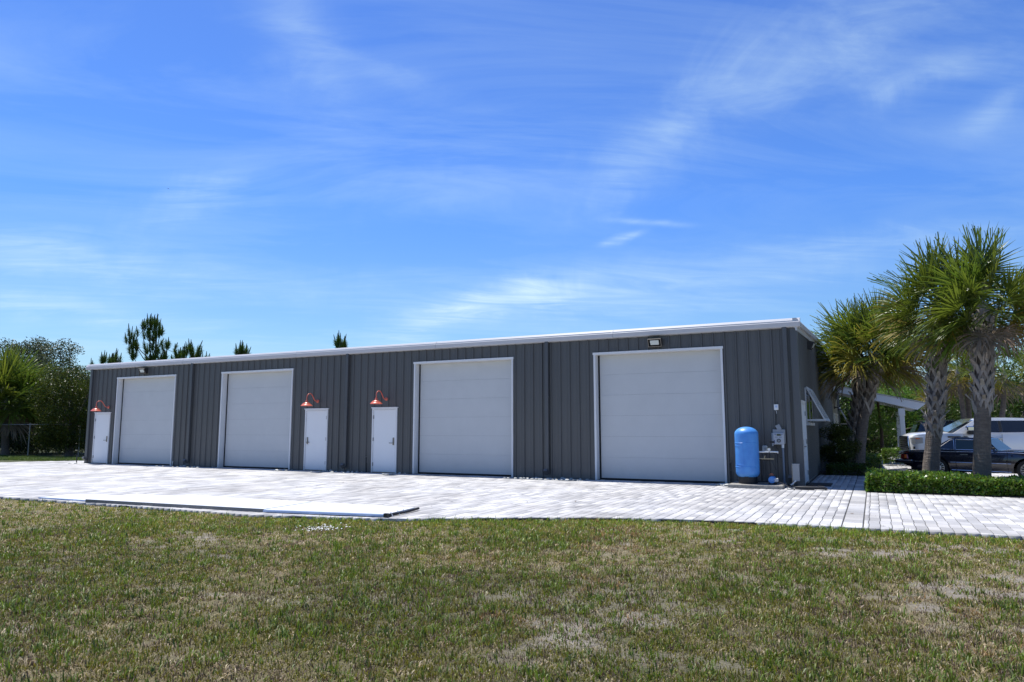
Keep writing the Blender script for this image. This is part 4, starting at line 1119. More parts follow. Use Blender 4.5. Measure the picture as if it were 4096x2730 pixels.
def stones():
    mb = MB(); random.seed(5)
    spots = []
    for (a, b, n) in ((-8.25, -5.66, 70), (-15.7, -13.8, 22), (-17.4, -16.85, 9), (-23.8, -21.25, 24), (-12.65, -12.1, 9), (-29.3, -29.05, 4), (-1.84, -1.70, 5)):
        for k in range(n): spots.append((random.uniform(a, b), random.choice((random.uniform(-0.85, -0.58), random.uniform(-0.85, -0.62), random.uniform(-0.45, -0.05))), random.uniform(0.025, 0.055)))
    for k in range(16): spots.append((random.uniform(-2.0, -1.68), random.uniform(-0.75, -0.35), random.uniform(0.03, 0.075)))
    for k in range(4): spots.append((random.uniform(-0.34, -0.08), random.uniform(-1.2, -1.0), random.uniform(0.025, 0.05)))
    for (x, y, r) in spots:
        rot = Matrix.Rotation(random.uniform(0, 3), 3, 'Z') @ Matrix.Rotation(random.uniform(-0.3, 0.3), 3, 'X'); ex = random.uniform(1.0, 1.7); ez = random.uniform(0.45, 0.7)
        vs = []; fs = []; n, m = 8, 5
        for i in range(m + 1):
            ph = math.pi * i / m
            for k in range(n):
                th = 2 * math.pi * k / n; j = 1 + 0.10 * random.uniform(-1, 1)
                p = rot @ Vector((r * ex * math.sin(ph) * math.cos(th) * j, r * math.sin(ph) * math.sin(th) * j, r * ez * math.cos(ph))); vs.append(p + Vector((x, y, r * ez * 0.6)))
        for i in range(m):
            for k in range(n): fs.append((i * n + k, i * n + (k + 1) % n, (i + 1) * n + (k + 1) % n, (i + 1) * n + k))
        mb.add(vs, fs)
    tag(mb.build('river_stones', 'stone', None, True), 'pale river stones lying along the foot of the charcoal wall', 'stones', kind='stuff')
stones()

# long white panels lying at the front edge of the paving
def panels():
    def slab(P, z0, z1, name, m, parent, inset=0.0):
        vs = [(p[0], p[1], z0) for p in P] + [(p[0], p[1], z1) for p in P]; n = len(P)
        return MB().add(vs, [tuple(range(n))[::-1], tuple(range(n, 2 * n))] + [(i, (i + 1) % n, n + (i + 1) % n, n + i) for i in range(n)]).build(name, m, parent)
    t = thing('white_panel', (0, 0, 0), 'long flat white panel with a dark grey front edge lying on the paving', 'panel')
    P = [(-12.76, -10.60), (-8.13, -10.30), (-8.25, -8.95), (-12.6, -9.35)]
    slab([(P[0][0], P[0][1] - 0.012), (P[1][0], P[1][1] - 0.012), P[1], P[0]], 0.001, 0.058, 'front_edge', 'edgegrey', t)
    slab(P, 0.002, 0.062, 'panel_sheet', 'panelwhite', t)
    t = thing('white_panel', (0, 0, 0), 'shorter white panel with a pale blue front strip and dark end rail, beside the lawn', 'panel')
    P = [(-8.10, -10.32), (-5.72, -9.92), (-5.86, -8.88), (-8.22, -8.96)]
    slab(P, 0.012, 0.055, 'panel_sheet', 'panelwhite', t)
    slab([(P[0][0], P[0][1] - 0.03), (P[1][0], P[1][1] - 0.03), (P[1][0], P[1][1] - .002), (P[0][0], P[0][1] - 0.002)], 0.012, 0.047, 'blue_strip', 'panelblue', t)
    a, b = Vector((-5.70, -9.94, 0)), Vector((-5.80, -8.84, 0))
    MB().tube([a + Vector((0, 0, 0.04)), (a + b) / 2 + Vector((0.03, 0, 0.03)), b + Vector((0, 0, 0.04))], 0.022, 6).box(a.x - 0.04, a.x + 0.03, a.y - 0.03, a.y + 0.03, 0, 0.07).build('end_rail', 'black', t)
    mb = MB()
    for u in (0.12, 0.33, 0.5):
        p = a.lerp(b, u); mb.tube([p + Vector((0.05, 0, 0.0)), p + Vector((0, 0, 0.08))], 0.008, 6)
    mb.build('bracket', 'panelwhite', t)
    t = thing('white_panel', (0, 0, 0), 'farthest left white strip lying low beside the lawn edge', 'panel')
    P = [(-14.45, -10.55), (-12.80, -10.50), (-12.62, -9.42), (-14.3, -9.75)]
    slab(P, 0.002, 0.03, 'panel_sheet', 'panelwhite', t)
    slab([(P[0][0], P[0][1] - 0.02), (P[1][0], P[1][1] - 0.02), (P[1][0], P[1][1] - .002), (P[0][0], P[0][1] - 0.002)], 0.002, 0.026, 'blue_strip', 'panelblue', t)
panels()

# debris on the paving
def debris():
    random.seed(9); mb = MB()
    for k in range(70):
        x, y = random.uniform(-24, 3), random.uniform(-9, -0.8)
        if y < edge_y(x): continue
        n = 4; r = random.uniform(0.012, 0.03); a0 = random.uniform(0, 6)
        vs = [(x + math.cos(a0 + 2 * math.pi * i / n) * r * (1.9 if i % 2 else 0.6), y + math.sin(a0 + 2 * math.pi * i / n) * r * (1.9 if i % 2 else 0.6), 0.006 + random.random() * 0.012) for i in range(n)]
        mb.add(vs, [(0, 1, 2, 3)])
    tag(mb.build('leaf_litter', 'drytwig'), 'few dry leaves and bits scattered over the pale paving', 'leaf litter', kind='stuff')
debris()

# ================================================================== VEGETATION
def leaf_arrays(C, L, W_, up=0.3, rs=RS):
    """rhombic leaves at points C with lengths L"""
    n = len(C)
    d = rs.normal(0, 1, (n, 3)); d[:, 2] += up; d /= np.linalg.norm(d, axis=1)[:, None]
    a = rs.normal(0, 1, (n, 3)); s = np.cross(d, a); s /= np.linalg.norm(s, axis=1)[:, None]
    nn = np.cross(d, s)
    L = L[:, None]
    return np.stack([C, C + d * L * 0.45 + s * L * W_ * 0.5 + nn * L * 0.08, C + d * L, C + d * L * 0.45 - s * L * W_ * 0.5 + nn * L * 0.08], 1).reshape(-1, 3)

def foliage(name, clumps, per, size, m, parent, W_=0.5, up=0.2):
    """clumps: list of (centre, radius)"""
    Cs = []
    for c, r in clumps:
        k = max(6, int(per * r * r))
        p = RS.normal(0, 1, (k, 3)); p /= np.linalg.norm(p, axis=1)[:, None]; p *= (RS.rand(k, 1) ** 0.45) * r; p[:, 2] *= 0.75
        Cs.append(p + np.array(c)[None])
    C = np.concatenate(Cs); L = size * RS.uniform(0.6, 1.3, len(C))
    return fast_mesh(name, leaf_arrays(C, L, W_, up), 4, len(C), m, parent)

def ellipsoid_clumps(c, rad3, n, r, shell=0.55, zmin=None):
    out = []
    while len(out) < n:
        p = np.array([random.gauss(0, 1) for _ in range(3)]); p /= np.linalg.norm(p); p *= random.uniform(shell, 1.0) ** 0.7
        q = (c[0] + p[0] * rad3[0], c[1] + p[1] * rad3[1], c[2] + p[2] * rad3[2])
        if zmin is not None and q[2] < zmin: continue
        out.append((q, r * random.uniform(0.6, 1.3)))
    return out

def broad_tree(name, base, height, clumps, per, size, m, label, cat='tree', group=None, tr=0.18, W_=0.5, limbs=9, bark='bark', stems=1):
    t = thing(name, base, label, cat, group)
    rel = [((c[0] - base[0], c[1] - base[1], c[2] - base[2]), r) for c, r in clumps]
    mb = MB()
    fork = Vector((0, 0, height * 0.3))
    for s in range(stems):
        off = Vector((random.uniform(-.5, .5), random.uniform(-.3, .3), 0)) * (0 if stems == 1 else 1)
        mb.tube([off, off + Vector((0.05, 0, height * 0.15)), fork + off * 1.5], [tr * 1.3, tr, tr * 0.8], 8)
    for c, r in random.sample(rel, min(limbs, len(rel))):
        e = Vector(c); midp = fork.lerp(e, 0.5) + Vector((0, 0, -0.1 * height * 0.3))
        mb.tube([fork, midp, e], [tr * 0.6, tr * 0.35, tr * 0.12], 6)
    mb.build('trunk', bark, t, True)
    foliage('crown', rel, per, size, m, t, W_)
    return t

# ---- palms
def frond_mesh(name, elev, m, blade=1.02, pet=0.70, nseg=38, droop=0.5, spread=118, seed=0, curl=0.0):
    rs = np.random.RandomState(seed)
    e = rad(elev); V = []; F = []
    # petiole: arcs outward in the x-z plane
    P = [Vector((0, 0, 0))]; d = Vector((math.cos(e), 0, math.sin(e))); n = 6
    for k in range(n):
        d = (d + Vector((0, 0, -0.055 * (1 if elev > -30 else 0.2)))).normalized(); P.append(P[-1] + d * pet / n)
    mb = MB(); mb.tube(P, [0.018, 0.016, 0.014, 0.013, 0.012, 0.011, 0.010], 4, caps=False)
    tip = P[-1]
    side = Vector((0, 1, 0)); nrm = d.cross(side).normalized()
    if nrm.z < 0: nrm = -nrm
    roll = rs.uniform(-1.15, 1.15)
    side = side * math.cos(roll) + nrm * math.sin(roll); nrm = d.cross(side).normalized()
    if nrm.z < 0: nrm = -nrm
    for k in range(nseg):
        u = (k + 0.5) / nseg * 2 - 1; a = rad(spread) * u
        Lk = blade * (1 - 0.28 * abs(u) ** 2) * rs.uniform(0.88, 1.08)
        # costa curvature: the central segments start further out along the costa
        st = tip + d * (0.16 * (1 - abs(u)))
        dr = (d * math.cos(a) + side * math.sin(a) + nrm * (0.22 + 0.30 * abs(u)) + Vector((rs.normal(0, 0.06), rs.normal(0, 0.06), rs.normal(0, 0.06)))).normalized()
        wmax = blade * rad(spread) * 2 / nseg * 0.36
        tang = dr.cross(nrm).normalized()
        m_ = 5; prev = None; p = st.copy(); dd = dr.copy()
        g = droop * rs.uniform(0.6, 1.5)
        o = len(mb.v); vs = []
        for j in range(m_ + 1):
            s_ = j / m_
            w = wmax * (min(1, s_ / 0.3) if s_ < 0.3 else (1 - (s_ - 0.3) / 0.7) ** 0.85) + 0.002
            fold = nrm * (0.012 if (k % 2) else -0.006)
            vs += [tuple(p + tang * w / 2 + fold * s_), tuple(p - tang * w / 2 - fold * s_)]
            dd = (dd + Vector((0, 0, -g * (s_ ** 1.6) * 0.55)) + side * curl * rs.uniform(-1, 1) * s_).normalized(); p = p + dd * Lk / m_
        mb.add(vs, [(2 * j, 2 * j + 1, 2 * j + 3, 2 * j + 2) for j in range(m_)])
    me = bpy.data.meshes.new(name); me.from_pydata(mb.v, [], mb.f); me.materials.append(M[m]); me.update()
    return me

FR = {}
for i, el in enumerate((82, 64, 46, 28, 10, -10, -32)):
    for s in (0, 1):
        FR[('g', i, s)] = frond_mesh('frond', el, 'frond', droop=0.14 + 0.08 * i, seed=i * 7 + s)
    FR[('y', i, 0)] = frond_mesh('frond', el, 'frond_y', droop=0.35 + 0.09 * i, seed=i * 3 + 50)
    FR[('d', i, 0)] = frond_mesh('frond', el - 14, 'frond_d', droop=0.9 + 0.1 * i, seed=i * 5 + 90, nseg=26, curl=0.35, blade=0.8)

# a boot: a split leaf base, two flat legs crossing down round the trunk and a stub above
def boot_mesh(r, s=1.0, seed=0):
    rs = random.Random(seed); mb = MB()
    for sg in (-1, 1):
        pts = []
        for k in range(6):
            u = k / 5; a = sg * u * rs.uniform(0.78, 0.95); rr = r + 0.055 * (1 - u) ** 1.2 + 0.006; z = -0.34 * s * u ** 0.9
            pts.append((rr, a, z))
        vs = []
        for (rr, a, z) in pts:
            w = 0.040 * s + 0.012 * (abs(a) > 0.3)
            w *= 1.9
            for dr_, dz in ((0.0, w), (0.016, w * 0.7), (0.016, -w * 0.7), (0.0, -w)):
                vs.append(((rr + dr_) * math.cos(a), (rr + dr_) * math.sin(a), z + dz))
        fs = []
        for k in range(5):
            for q in range(4): fs.append((k * 4 + q, k * 4 + (q + 1) % 4, (k + 1) * 4 + (q + 1) % 4, (k + 1) * 4 + q))
        fs.append((0, 1, 2, 3)); fs.append((20, 21, 22, 23))
        mb.add(vs, fs)
    # stub
    out = rs.uniform(0.04, 0.13)
    w0, w1 = 0.045 * s, 0.030 * s
    vs = [(r + 0.05, -w0, -0.03), (r + 0.05, w0, -0.03), (r + 0.075, w0, -0.03), (r + 0.075, -w0, -0.03),
          (r + 0.06 + out, -w1, 0.10 * s), (r + 0.06 + out, w1, 0.10 * s), (r + 0.085 + out, w1, 0.085 * s), (r + 0.085 + out, -w1, 0.085 * s),
          (r + 0.055 + out * 0.5, -w1, 0.05), (r + 0.055 + out * 0.5, w1, 0.05)]
    mb.add(vs[:8], ((0, 3, 2, 1), (4, 5, 6, 7), (0, 1, 5, 4), (1, 2, 6, 5), (2, 3, 7, 6), (3, 0, 4, 7)))
    me = bpy.data.meshes.new('boot'); me.from_pydata(mb.v, [], mb.f); me.materials.append(M['boot']); me.update(); return me
BOOTS = {r: [boot_mesh(r, 1.0, k) for k in range(5)] for r in (0.150, 0.175)}

def palm(base, top, label, r0=0.20, r1=0.17, boot_from=0.5, nf=46, scale=1.0, boots=True, sway=(0, 0), seed=1, yellow=0.18, dead=0.12, group='cabbage palms in the hedge', name='cabbage_palm', maxel=6, bootr=0.150, dead_low=True):
    rr = random.Random(seed); base = Vector(base); top = Vector(top)
    t = thing(name, base, label, 'palm tree', group)
    H = top - base; pts = []; rs_ = []
    n = 22
    def axis(u): return Vector((H.x * u + sway[0] * math.sin(u * math.pi), H.y * u + sway[1] * math.sin(u * math.pi), H.z * u))
    for k in range(n + 1):
        u = k / n; fl = 0.05 * math.exp(-u * 14)
        wob = 0.006 * math.sin(k * 2.3)
        pts.append(axis(u)); rs_.append(r0 + (r1 - r0) * u + fl + wob)
    tr = MB().tube(pts, rs_, 20).build('trunk', 'palmbark', t, True)
    if boots:
        dz = 0.165; rows = int(H.z * (1 - boot_from) / dz) + 1
        for i in range(rows):
            z = H.z * boot_from + i * dz; u = min(z / H.z, 1.0)
            for k in range(4):
                a = 2 * math.pi * (k + 0.5 * (i % 2)) / 4 + rr.uniform(-0.12, 0.12)
                o = link('boot', rr.choice(BOOTS[bootr]), tr, axis(u) + Vector((0, 0, rr.uniform(-0.03, 0.03) + 0.1)))
                o.rotation_euler = (rr.uniform(-0.05, 0.05), rr.uniform(-0.06, 0.06), a); s_ = rr.uniform(0.92, 1.12); o.scale = (s_, s_, s_ * rr.uniform(0.9, 1.2))
    # bud and fibre mass
    MB().tube([axis(1.0) - Vector((0, 0, 0.1)), axis(1.0) + Vector((0, 0, 0.15)), axis(1.0) + Vector((0, 0, 0.45))], [r1 * 1.1, r1 * 1.05, 0.03], 12).build('crown_heart', 'boot', t, True)
    ga = 2.39996
    for k in range(nf):
        u = (k + 0.5) / nf; lvl = min(int(u ** 0.70 * (maxel + 1)), maxel)
        kind = 'g'
        if u > 0.55 and rr.random() < yellow * 2: kind = 'y'
        if (u > 0.8 and rr.random() < dead * 3.5): kind = 'd'
        me = FR[(kind, lvl, rr.randint(0, 1) if kind == 'g' else 0)]
        o = link('dead_frond' if kind == 'd' else 'frond', me, t, axis(1.0) + Vector((0, 0, 0.32 - 0.34 * u)))
        s_ = scale * rr.uniform(0.86, 1.12); o.scale = (s_, s_, s_)
        o.rotation_euler = (rr.uniform(-0.12, 0.12), rr.uniform(-0.10, 0.10), k * ga + rr.uniform(-0.25, 0.25))
    return t

def P3(u, v, F): return place(u, F, zat(v, F))
# front pair in the hedge
b1 = place(3716, 18.3, 0.0); t1 = P3(3750, 1275, 18.3)
palm(b1, t1, 'leaning cabbage palm in the hedge, left of the front pair', r0=0.185, r1=0.15, boot_from=0.33, sway=(0.05, 0), seed=4, scale=0.98, nf=42, bootr=0.150)
b2 = place(3926, 17.0, 0.0); t2 = P3(3934, 1268, 17.0)
palm(b2, t2, 'straight cabbage palm in the hedge in front of the dark coupe door', r0=0.185, r1=0.15, boot_from=0.50, seed=9, scale=0.98, nf=43, yellow=0.14, bootr=0.150)
# pair by the entrance
b0 = place(3432, 24.3, 0.02); t0 = P3(3510, 1440, 24.3)
palm(b0, t0, 'curved cabbage palm with a smooth lower trunk beside the entrance walk', r0=0.19, r1=0.155, boot_from=0.60, sway=(-0.12, 0), seed=14, scale=1.1, nf=48, yellow=0.25, maxel=5)
b0b = place(3395, 25.4, 0.02); t0b = P3(3440, 1450, 25.4)
palm(b0b, t0b, 'shaded cabbage palm behind the curved one, covered in leaf stubs to its foot', r0=0.19, r1=0.155, boot_from=0.25, sway=(0.06, 0), seed=23, scale=1.15, nf=36, yellow=0.25, dead=0.2)
# far left palm in front of the fence
bl = place(20, 42.0, -0.05); tl = P3(20, 1615, 42.0)
palm(bl, tl, 'shaggy cabbage palm at the far left rising over the wire fence', boots=False, seed=31, scale=1.72, nf=84, yellow=0.05, dead=0.18)
# thin palms behind the cars
for k, (ub, ut, vt, F, sc, lab) in enumerate(((3858, 3830, 1500, 34, 1.1, 'slim palm with brown skirt between the two front palms, its trunk left of its twin'),
                                              (3882, 3850, 1470, 35, 0.8, 'slim palm crossing just right of its twin behind the white pickup'),
                                              (3975, 4018, 1510, 33, 1.15, 'slim leaning palm right of the straight front palm, with bare crownshaft'),
                                              (3760, 3742, 1585, 36, 0.6, 'short slim palm trunk behind the roof of the black vehicle'),
                                              (3925, 3880, 1540, 38, 0.75, 'small slim palm low between the two front palms'))):
    bb = place(ub, F, 0.0); tt = P3(ut, vt, F)
    palm(bb, tt, lab, r0=0.13, r1=0.10, boots=False, nf=20, scale=sc, seed=60 + k, yellow=0.5, dead=0.55, group='slim palms behind the cars', name='slim_palm', sway=(0.1, 0))

# ---- hedge at the right: box volume of leaves, one clipped hedge
def hedge(name, x0, x1, y0, y1, z1, dens, size, m, label, cat='hedge', bump=0.16, taper=1.0):
    t = thing(name, ((x0 + x1) / 2, (y0 + y1) / 2, 0), label, cat)
    cx, cy = (x0 + x1) / 2, (y0 + y1) / 2
    A = (x1 - x0) * (z1 * 2) + (x1 - x0) * (y1 - y0) + (y1 - y0) * z1 * 2
    n = int(A * dens); C = []
    pts = RS.rand(n, 3); X = x0 + pts[:, 0] * (x1 - x0); Y = y0 + pts[:, 1] * (y1 - y0); Z = pts[:, 2] * z1
    f = RS.rand(n)
    top = f < (x1 - x0) * (y1 - y0) / A; front = (~top) & (f < ((x1 - x0) * (y1 - y0) + (x1 - x0) * z1 * 1.3) / A); ends = (~top) & (~front)
    bumps = (fbm(X, Y, 2.6, 3) - 0.5) * bump
    Z = np.where(top, z1 - RS.rand(n) ** 2 * 0.18 + bumps, Z)
    Z = Z * np.interp(X, [x0, x0 + 3.0, x1], [1.0, taper, taper])
    fb = (fbm(X, Z * 2, 2.8, 3) - 0.5) * bump * 1.3
    Y = np.where(front, y0 + RS.rand(n) ** 2 * 0.16 + fb, Y)
    X = np.where(ends & (pts[:, 1] < 0.5), x0 + RS.rand(n) ** 2 * 0.14 + (fbm(Y, Z, 2.4, 2) - 0.5) * 0.16, X)
    # rounded shoulder
    sh = np.clip((Z - (z1 - 0.12)) / 0.12, 0, 1); Y = np.where(front, Y + sh ** 2 * 0.10, Y)
    C = np.stack([X - cx, Y - cy, np.maximum(Z, 0.015)], 1)
    V = leaf_arrays(C, size * RS.uniform(0.6, 1.3, n), 0.55, 0.35)
    fast_mesh('foliage', V, 4, n, m, t)
    # woody inside so no light leaks through
    mb = MB()
    for k in range(int((x1 - x0) * 7)):
        xx = random.uniform(x0 + 0.15, x1 - 0.1) - cx; yy = random.uniform(y0 + 0.25, y1 - 0.2) - cy
        mb.tube([(xx, yy, 0), (xx + random.uniform(-.1, .1), yy, z1 * 0.5), (xx + random.uniform(-.2, .2), yy + random.uniform(-.1, .1), z1 * 0.9)], [0.012, 0.009, 0.004], 5)
    mb.build('stems', 'bark', t)
    return t
hedge('clipped_hedge', 1.50, 9.3, -1.12, 0.35, 0.42, 2900, 0.070, 'hedge', 'low clipped green hedge along the paving at the right', bump=0.24, taper=0.78)
hedge('low_hedge', 2.0, 3.3, 14.2, 15.4, 0.60, 1500, 0.06, 'hedge', 'small sunlit hedge under the canopy behind the coupe tail')
hedge('low_hedge', 0.55, 1.9, 8.4, 13.0, 0.42, 900, 0.06, 'hedge', 'dark low planting in the shade at the foot of the entrance palms')
hedge('low_hedge', 0.30, 1.7, 5.0, 6.2, 0.32, 1500, 0.05, 'darkleaf', 'dark low planting at the far end of the paved side walk')

# shaded shrub near the side walk
bs = Vector((0.62, 6.7, 0.0))
broad_tree('shrub', bs, 1.6, ellipsoid_clumps((0.62, 6.7, 0.85), (0.55, 0.6, 0.75), 44, 0.22, 0.4), 6500, 0.05, 'shrub', 'rounded dark shrub against the side wall in front of the palms', 'shrub', tr=0.03, limbs=10)
# small pine under the canopy
def small_pine():
    b = place(3530, 34.0, 0.0); t = thing('young_pine', b, 'young thin pine seen under the entrance canopy', 'pine tree')
    MB().tube([(0, 0, 0), (0.03, 0, 1.2), (-0.05, 0, 2.6), (-0.05, 0, 3.3)], [0.09, 0.07, 0.05, 0.02], 8).build('trunk', 'pinebark', t, True)
    foliage('crown', [((random.gauss(0, .45), random.gauss(0, .4), random.uniform(1.3, 3.3)), random.uniform(0.25, 0.45)) for _ in range(30)], 1500, 0.14, 'bright', t, 0.10, 0.3)
small_pine()

# ---- background trees on the right
def bgtree(u0, u1, vtop, F, m, label, zlow=0.0, size=0.14, per=420, r=0.75, n=None, dz=1.0, cat='tree', depth=2.6, W_=0.5, name='broadleaf_tree'):
    pa, pb = place(u0, F, 0), place(u1, F, 0); c = (pa + pb) / 2; w = (pb - pa).length / 2
    zt = zat(vtop, F); h = zt - zlow
    n = n or int(20 + w * h * 3.4)
    cl = []
    ax = (pb - pa).normalized(); ay = Vector((-ax.y, ax.x, 0))
    while len(cl) < n:
        p = np.array([random.gauss(0, 1) for _ in range(3)]); p /= np.linalg.norm(p); p *= random.uniform(0.35, 1.0) ** 0.6
        q = c + ax * (p[0] * w) + ay * (p[1] * depth) + Vector((0, 0, zlow + h * 0.52 + p[2] * h * 0.48 - r * 0.3))
        if q.z < 0.2: continue
        cl.append((tuple(q), r * random.uniform(0.6, 1.25)))
    return broad_tree(name, Vector((c.x, c.y, -0.05)), h, cl, per, size, m, label, cat, 'broadleaf trees behind the cars' if u0 > 2048 else 'broadleaf trees left of the building', limbs=12)
random.seed(21)
bgtree(3400, 3700, 1500, 44, 'bright', 'bright green leafy tree rising behind the canopy roof', depth=2.4)
bgtree(3600, 3860, 1470, 50, 'bright', 'pale green tree with bare twigs on top, left of the slim palms', depth=2.5)
bgtree(3820, 4020, 1560, 47, 'darkleaf', 'mid green tree low behind the slim palm trunks', depth=2.5)
bgtree(3960, 4200, 1455, 41, 'darkleaf', 'dark dense tree filling the right edge behind the pickup', depth=3)
bgtree(3300, 3560, 1620, 41, 'darkleaf', 'dark green tree seen under the canopy by the building corner', depth=2.2, zlow=0.2)
bgtree(3740, 3900, 1610, 42, 'darkleaf', 'low dark shrubby tree between the two front palm trunks', depth=1.6)
bgtree(4080, 4420, 1500, 46, 'darkleaf', 'dark green tree just beyond the right edge of view', depth=3)
mb_tw = foliage('bare_twigs', [((place(u, 52, z).x, place(u, 52, z).y, z), 0.8) for u, z in ((3610, 5.3), (3660, 5.6), (3700, 5.3), (3745, 5.2), (3570, 5.2))], 90, 0.5, 'drytwig', None, 0.05, 0.6)
tag(mb_tw, 'grey bare twigs sticking out above the bright green tree', 'twigs', kind='stuff')
# continuous dark understorey wood behind everything at the right
def wood(name, u0, u1, F, ztop, n, m, label, per=200, size=0.2):
    cl = []
    for k in range(n):
        u = random.uniform(u0, u1); f = F + random.uniform(-1.5, 3.5); z = random.uniform(0.2, ztop); p = place(u, f, z)
        cl.append((tuple(p), random.uniform(0.7, 1.2)))
    o = foliage(name, cl, per, size, m, None, 0.5)
    tag(o, label, 'woodland', kind='stuff')
wood('understorey', 3250, 4500, 52, 4.9, 620, 'darkleaf', 'dark understorey wood behind the parked cars')

# ---- left vegetation
random.seed(33)
bgtree(150, 400, 1440, 40.6, 'shrub', 'tall dense dark hedge tree against the left end of the building', depth=2.2, per=650, r=0.62, size=0.10, n=170)
bgtree(-40, 190, 1340, 66, 'ficus', 'broad grey green tree high in the distance, left half of the pair', depth=4, per=230, r=1.0, size=0.19, zlow=1.5)
bgtree(160, 300, 1362, 64, 'ficus', 'grey green spreading tree in the distance, right half of the pair', depth=3, per=230, r=0.8, size=0.18, zlow=2.0)
bgtree(240, 380, 1450, 60, 'ficus', 'low grey green tree just left of the roof corner', depth=3, per=280, r=0.7, size=0.16)
bgtree(-350, 60, 1480, 50, 'darkleaf', 'dark tree behind the shaggy palm at the left edge', depth=3, per=330, r=0.9)
wood('left_understorey', -420, 400, 44.5, 4.0, 330, 'darkleaf', 'dense dark shrubs behind the wire fence', per=380, size=0.14)

# ---- wire fence
def fence():
    F = 40.1; p0 = place(-130, F, -0.05)
    t = thing('chain_link_fence', p0, 'galvanised chain link fence with top rail in the shade at the left', 'fence')
    us = (-130, 110, 312, 520)
    pts = [place(u, F, -0.05) - p0 for u in us]
    for p in pts:
        MB().tube([p, p + Vector((0, 0, 1.82))], 0.030, 8).tube([p + Vector((0, 0, 1.82)), p + Vector((0, 0, 1.86))], 0.036, 8).build('post', 'galv', t)
    for a, b in zip(pts[:-1], pts[1:]):
        MB().tube([a + Vector((0, 0, 1.79)), b + Vector((0, 0, 1.79))], 0.02, 6).build('top_rail', 'galv', t)
    mb = MB(); a, b = pts[0], pts[-1]; L = (b - a).length; d = (b - a).normalized(); s = 0.16; k = -12
    while k * s < L:
        for sg in (1, -1):
            x0 = k * s; x1 = x0 + 1.75
            za, zb = (0.03, 1.78) if sg == 1 else (1.78, 0.03)
            if x0 < 0: za += (zb - za) * (-x0 / 1.75); x0 = 0
            if x1 > L: zb = za + (zb - za) * ((L - x0) / (x1 - x0)); x1 = L
            if x1 > x0: mb.tube([a + d * x0 + Vector((0, 0, za)), a + d * x1 + Vector((0, 0, zb))], 0.0016, 3, caps=False)
        k += 1
    tag(mb.build('wire_mesh', 'galv', t), kind='stuff')
fence()

# ---- pines behind the roof
def needles(C, D, n, L, spread, rs=RS):
    """n needles per tip at points C pointing along D"""
    C = np.repeat(C, n, 0); D = np.repeat(D, n, 0); k = len(C)
    C = C - D * (rs.rand(k, 1) * 0.55 * L * 2.2)
    d = D + rs.normal(0, spread, (k, 3)); d /= np.linalg.norm(d, axis=1)[:, None]
    s = np.cross(d, rs.normal(0, 1, (k, 3))); s /= np.linalg.norm(s, axis=1)[:, None]
    ll = L * rs.uniform(0.7, 1.2, (k, 1))
    return np.stack([C - s * 0.012, C + s * 0.012, C + d * ll], 1).reshape(-1, 3)
def pine(u, vtop, F, label, tips, zbase=0.0, tr=0.12):
    """tips: list of (du px, v px, up weight)"""
    b = place(u, F, 0); t = thing('pine_tree', b, label, 'pine tree', 'pine tops showing above the roof')
    H = zat(vtop, F); rs = np.random.RandomState(int(u))
    mb = MB(); mb.tube([(0, 0, 0), (0.05, 0, H * 0.5), (0, 0, H - 0.4)], [tr * 1.6, tr, 0.03], 8)
    Cs, Ds = [], []; cand = MB()
    for (du, v, nt_, w) in tips:
        e = place(u + du, F, zat(v, F)) - b; e.z = zat(v, F)
        st = Vector((0, 0, max(e.z - 1.5 - abs(du) * 0.012, H * 0.45)))
        mb.tube([st, st.lerp(e, 0.55) + Vector((0, 0, -0.25)), e], [0.045, 0.035, 0.02], 6)
        for k in range(nt_):
            o = Vector((rs.normal(0, w), rs.normal(0, w), rs.normal(0, w * 0.9))); p = e + o
            up = Vector((o.x * 0.5, o.y * 0.5, 1)).normalized()
            Cs.append(p); Ds.append(up)
            q = p - up * 0.5; mb.tube([e - Vector((0, 0, 0.3)), q, p], [0.02, 0.014, 0.01], 4, caps=False)
            hh = rs.uniform(0.4, 0.75); cand.tube([p - up * 0.1, p + up * hh * 0.6, p + up * hh], [0.035, 0.042, 0.018], 6)
    mb.build('trunk', 'pinebark', t, True); tag(cand.build('candles', 'candle', t, True), kind='stuff')
    V = needles(np.array([tuple(c) for c in Cs]), np.array([tuple(d) for d in Ds]), 170, 0.42, 0.55)
    fast_mesh('crown', V, 3, len(V) // 3, 'needle', t)
F = 62
pine(598, 1272, F, 'tallest pine showing above the left half of the roof',
     [(0, 1285, 7, 0.28), (25, 1300, 6, 0.30), (-28, 1310, 5, 0.25), (10, 1345, 8, 0.35), (45, 1320, 5, 0.2), (-75, 1345, 6, 0.22), (-60, 1375, 6, 0.25), (0, 1385, 7, 0.35), (15, 1430, 8, 0.45), (-70, 1420, 5, 0.25), (75, 1385, 7, 0.35), (60, 1425, 8, 0.4), (30, 1440, 6, 0.3)], tr=0.14)
pine(450, 1412, F, 'short double pine top just right of the roof corner', [(-38, 1432, 4, 0.15), (0, 1424, 5, 0.2), (20, 1445, 5, 0.2), (-15, 1450, 4, 0.2)])
pine(755, 1388, F, 'bushy low pine right of the tallest one', [(-50, 1412, 6, 0.3), (-20, 1420, 6, 0.3), (10, 1400, 7, 0.3), (35, 1400, 6, 0.28), (-35, 1440, 6, 0.3), (20, 1430, 6, 0.3), (60, 1432, 4, 0.2)])
pine(962, 1385, F, 'small pine tip near the middle of the left roof', [(-8, 1402, 4, 0.16), (6, 1396, 4, 0.16), (16, 1408, 4, 0.14), (0, 1420, 6, 0.25)])
pine(1360, 1350, F, 'small pine tip near the centre of the roof line', [(-4, 1362, 5, 0.16), (4, 1372, 5, 0.2), (22, 1385, 3, 0.12), (0, 1395, 5, 0.25)])
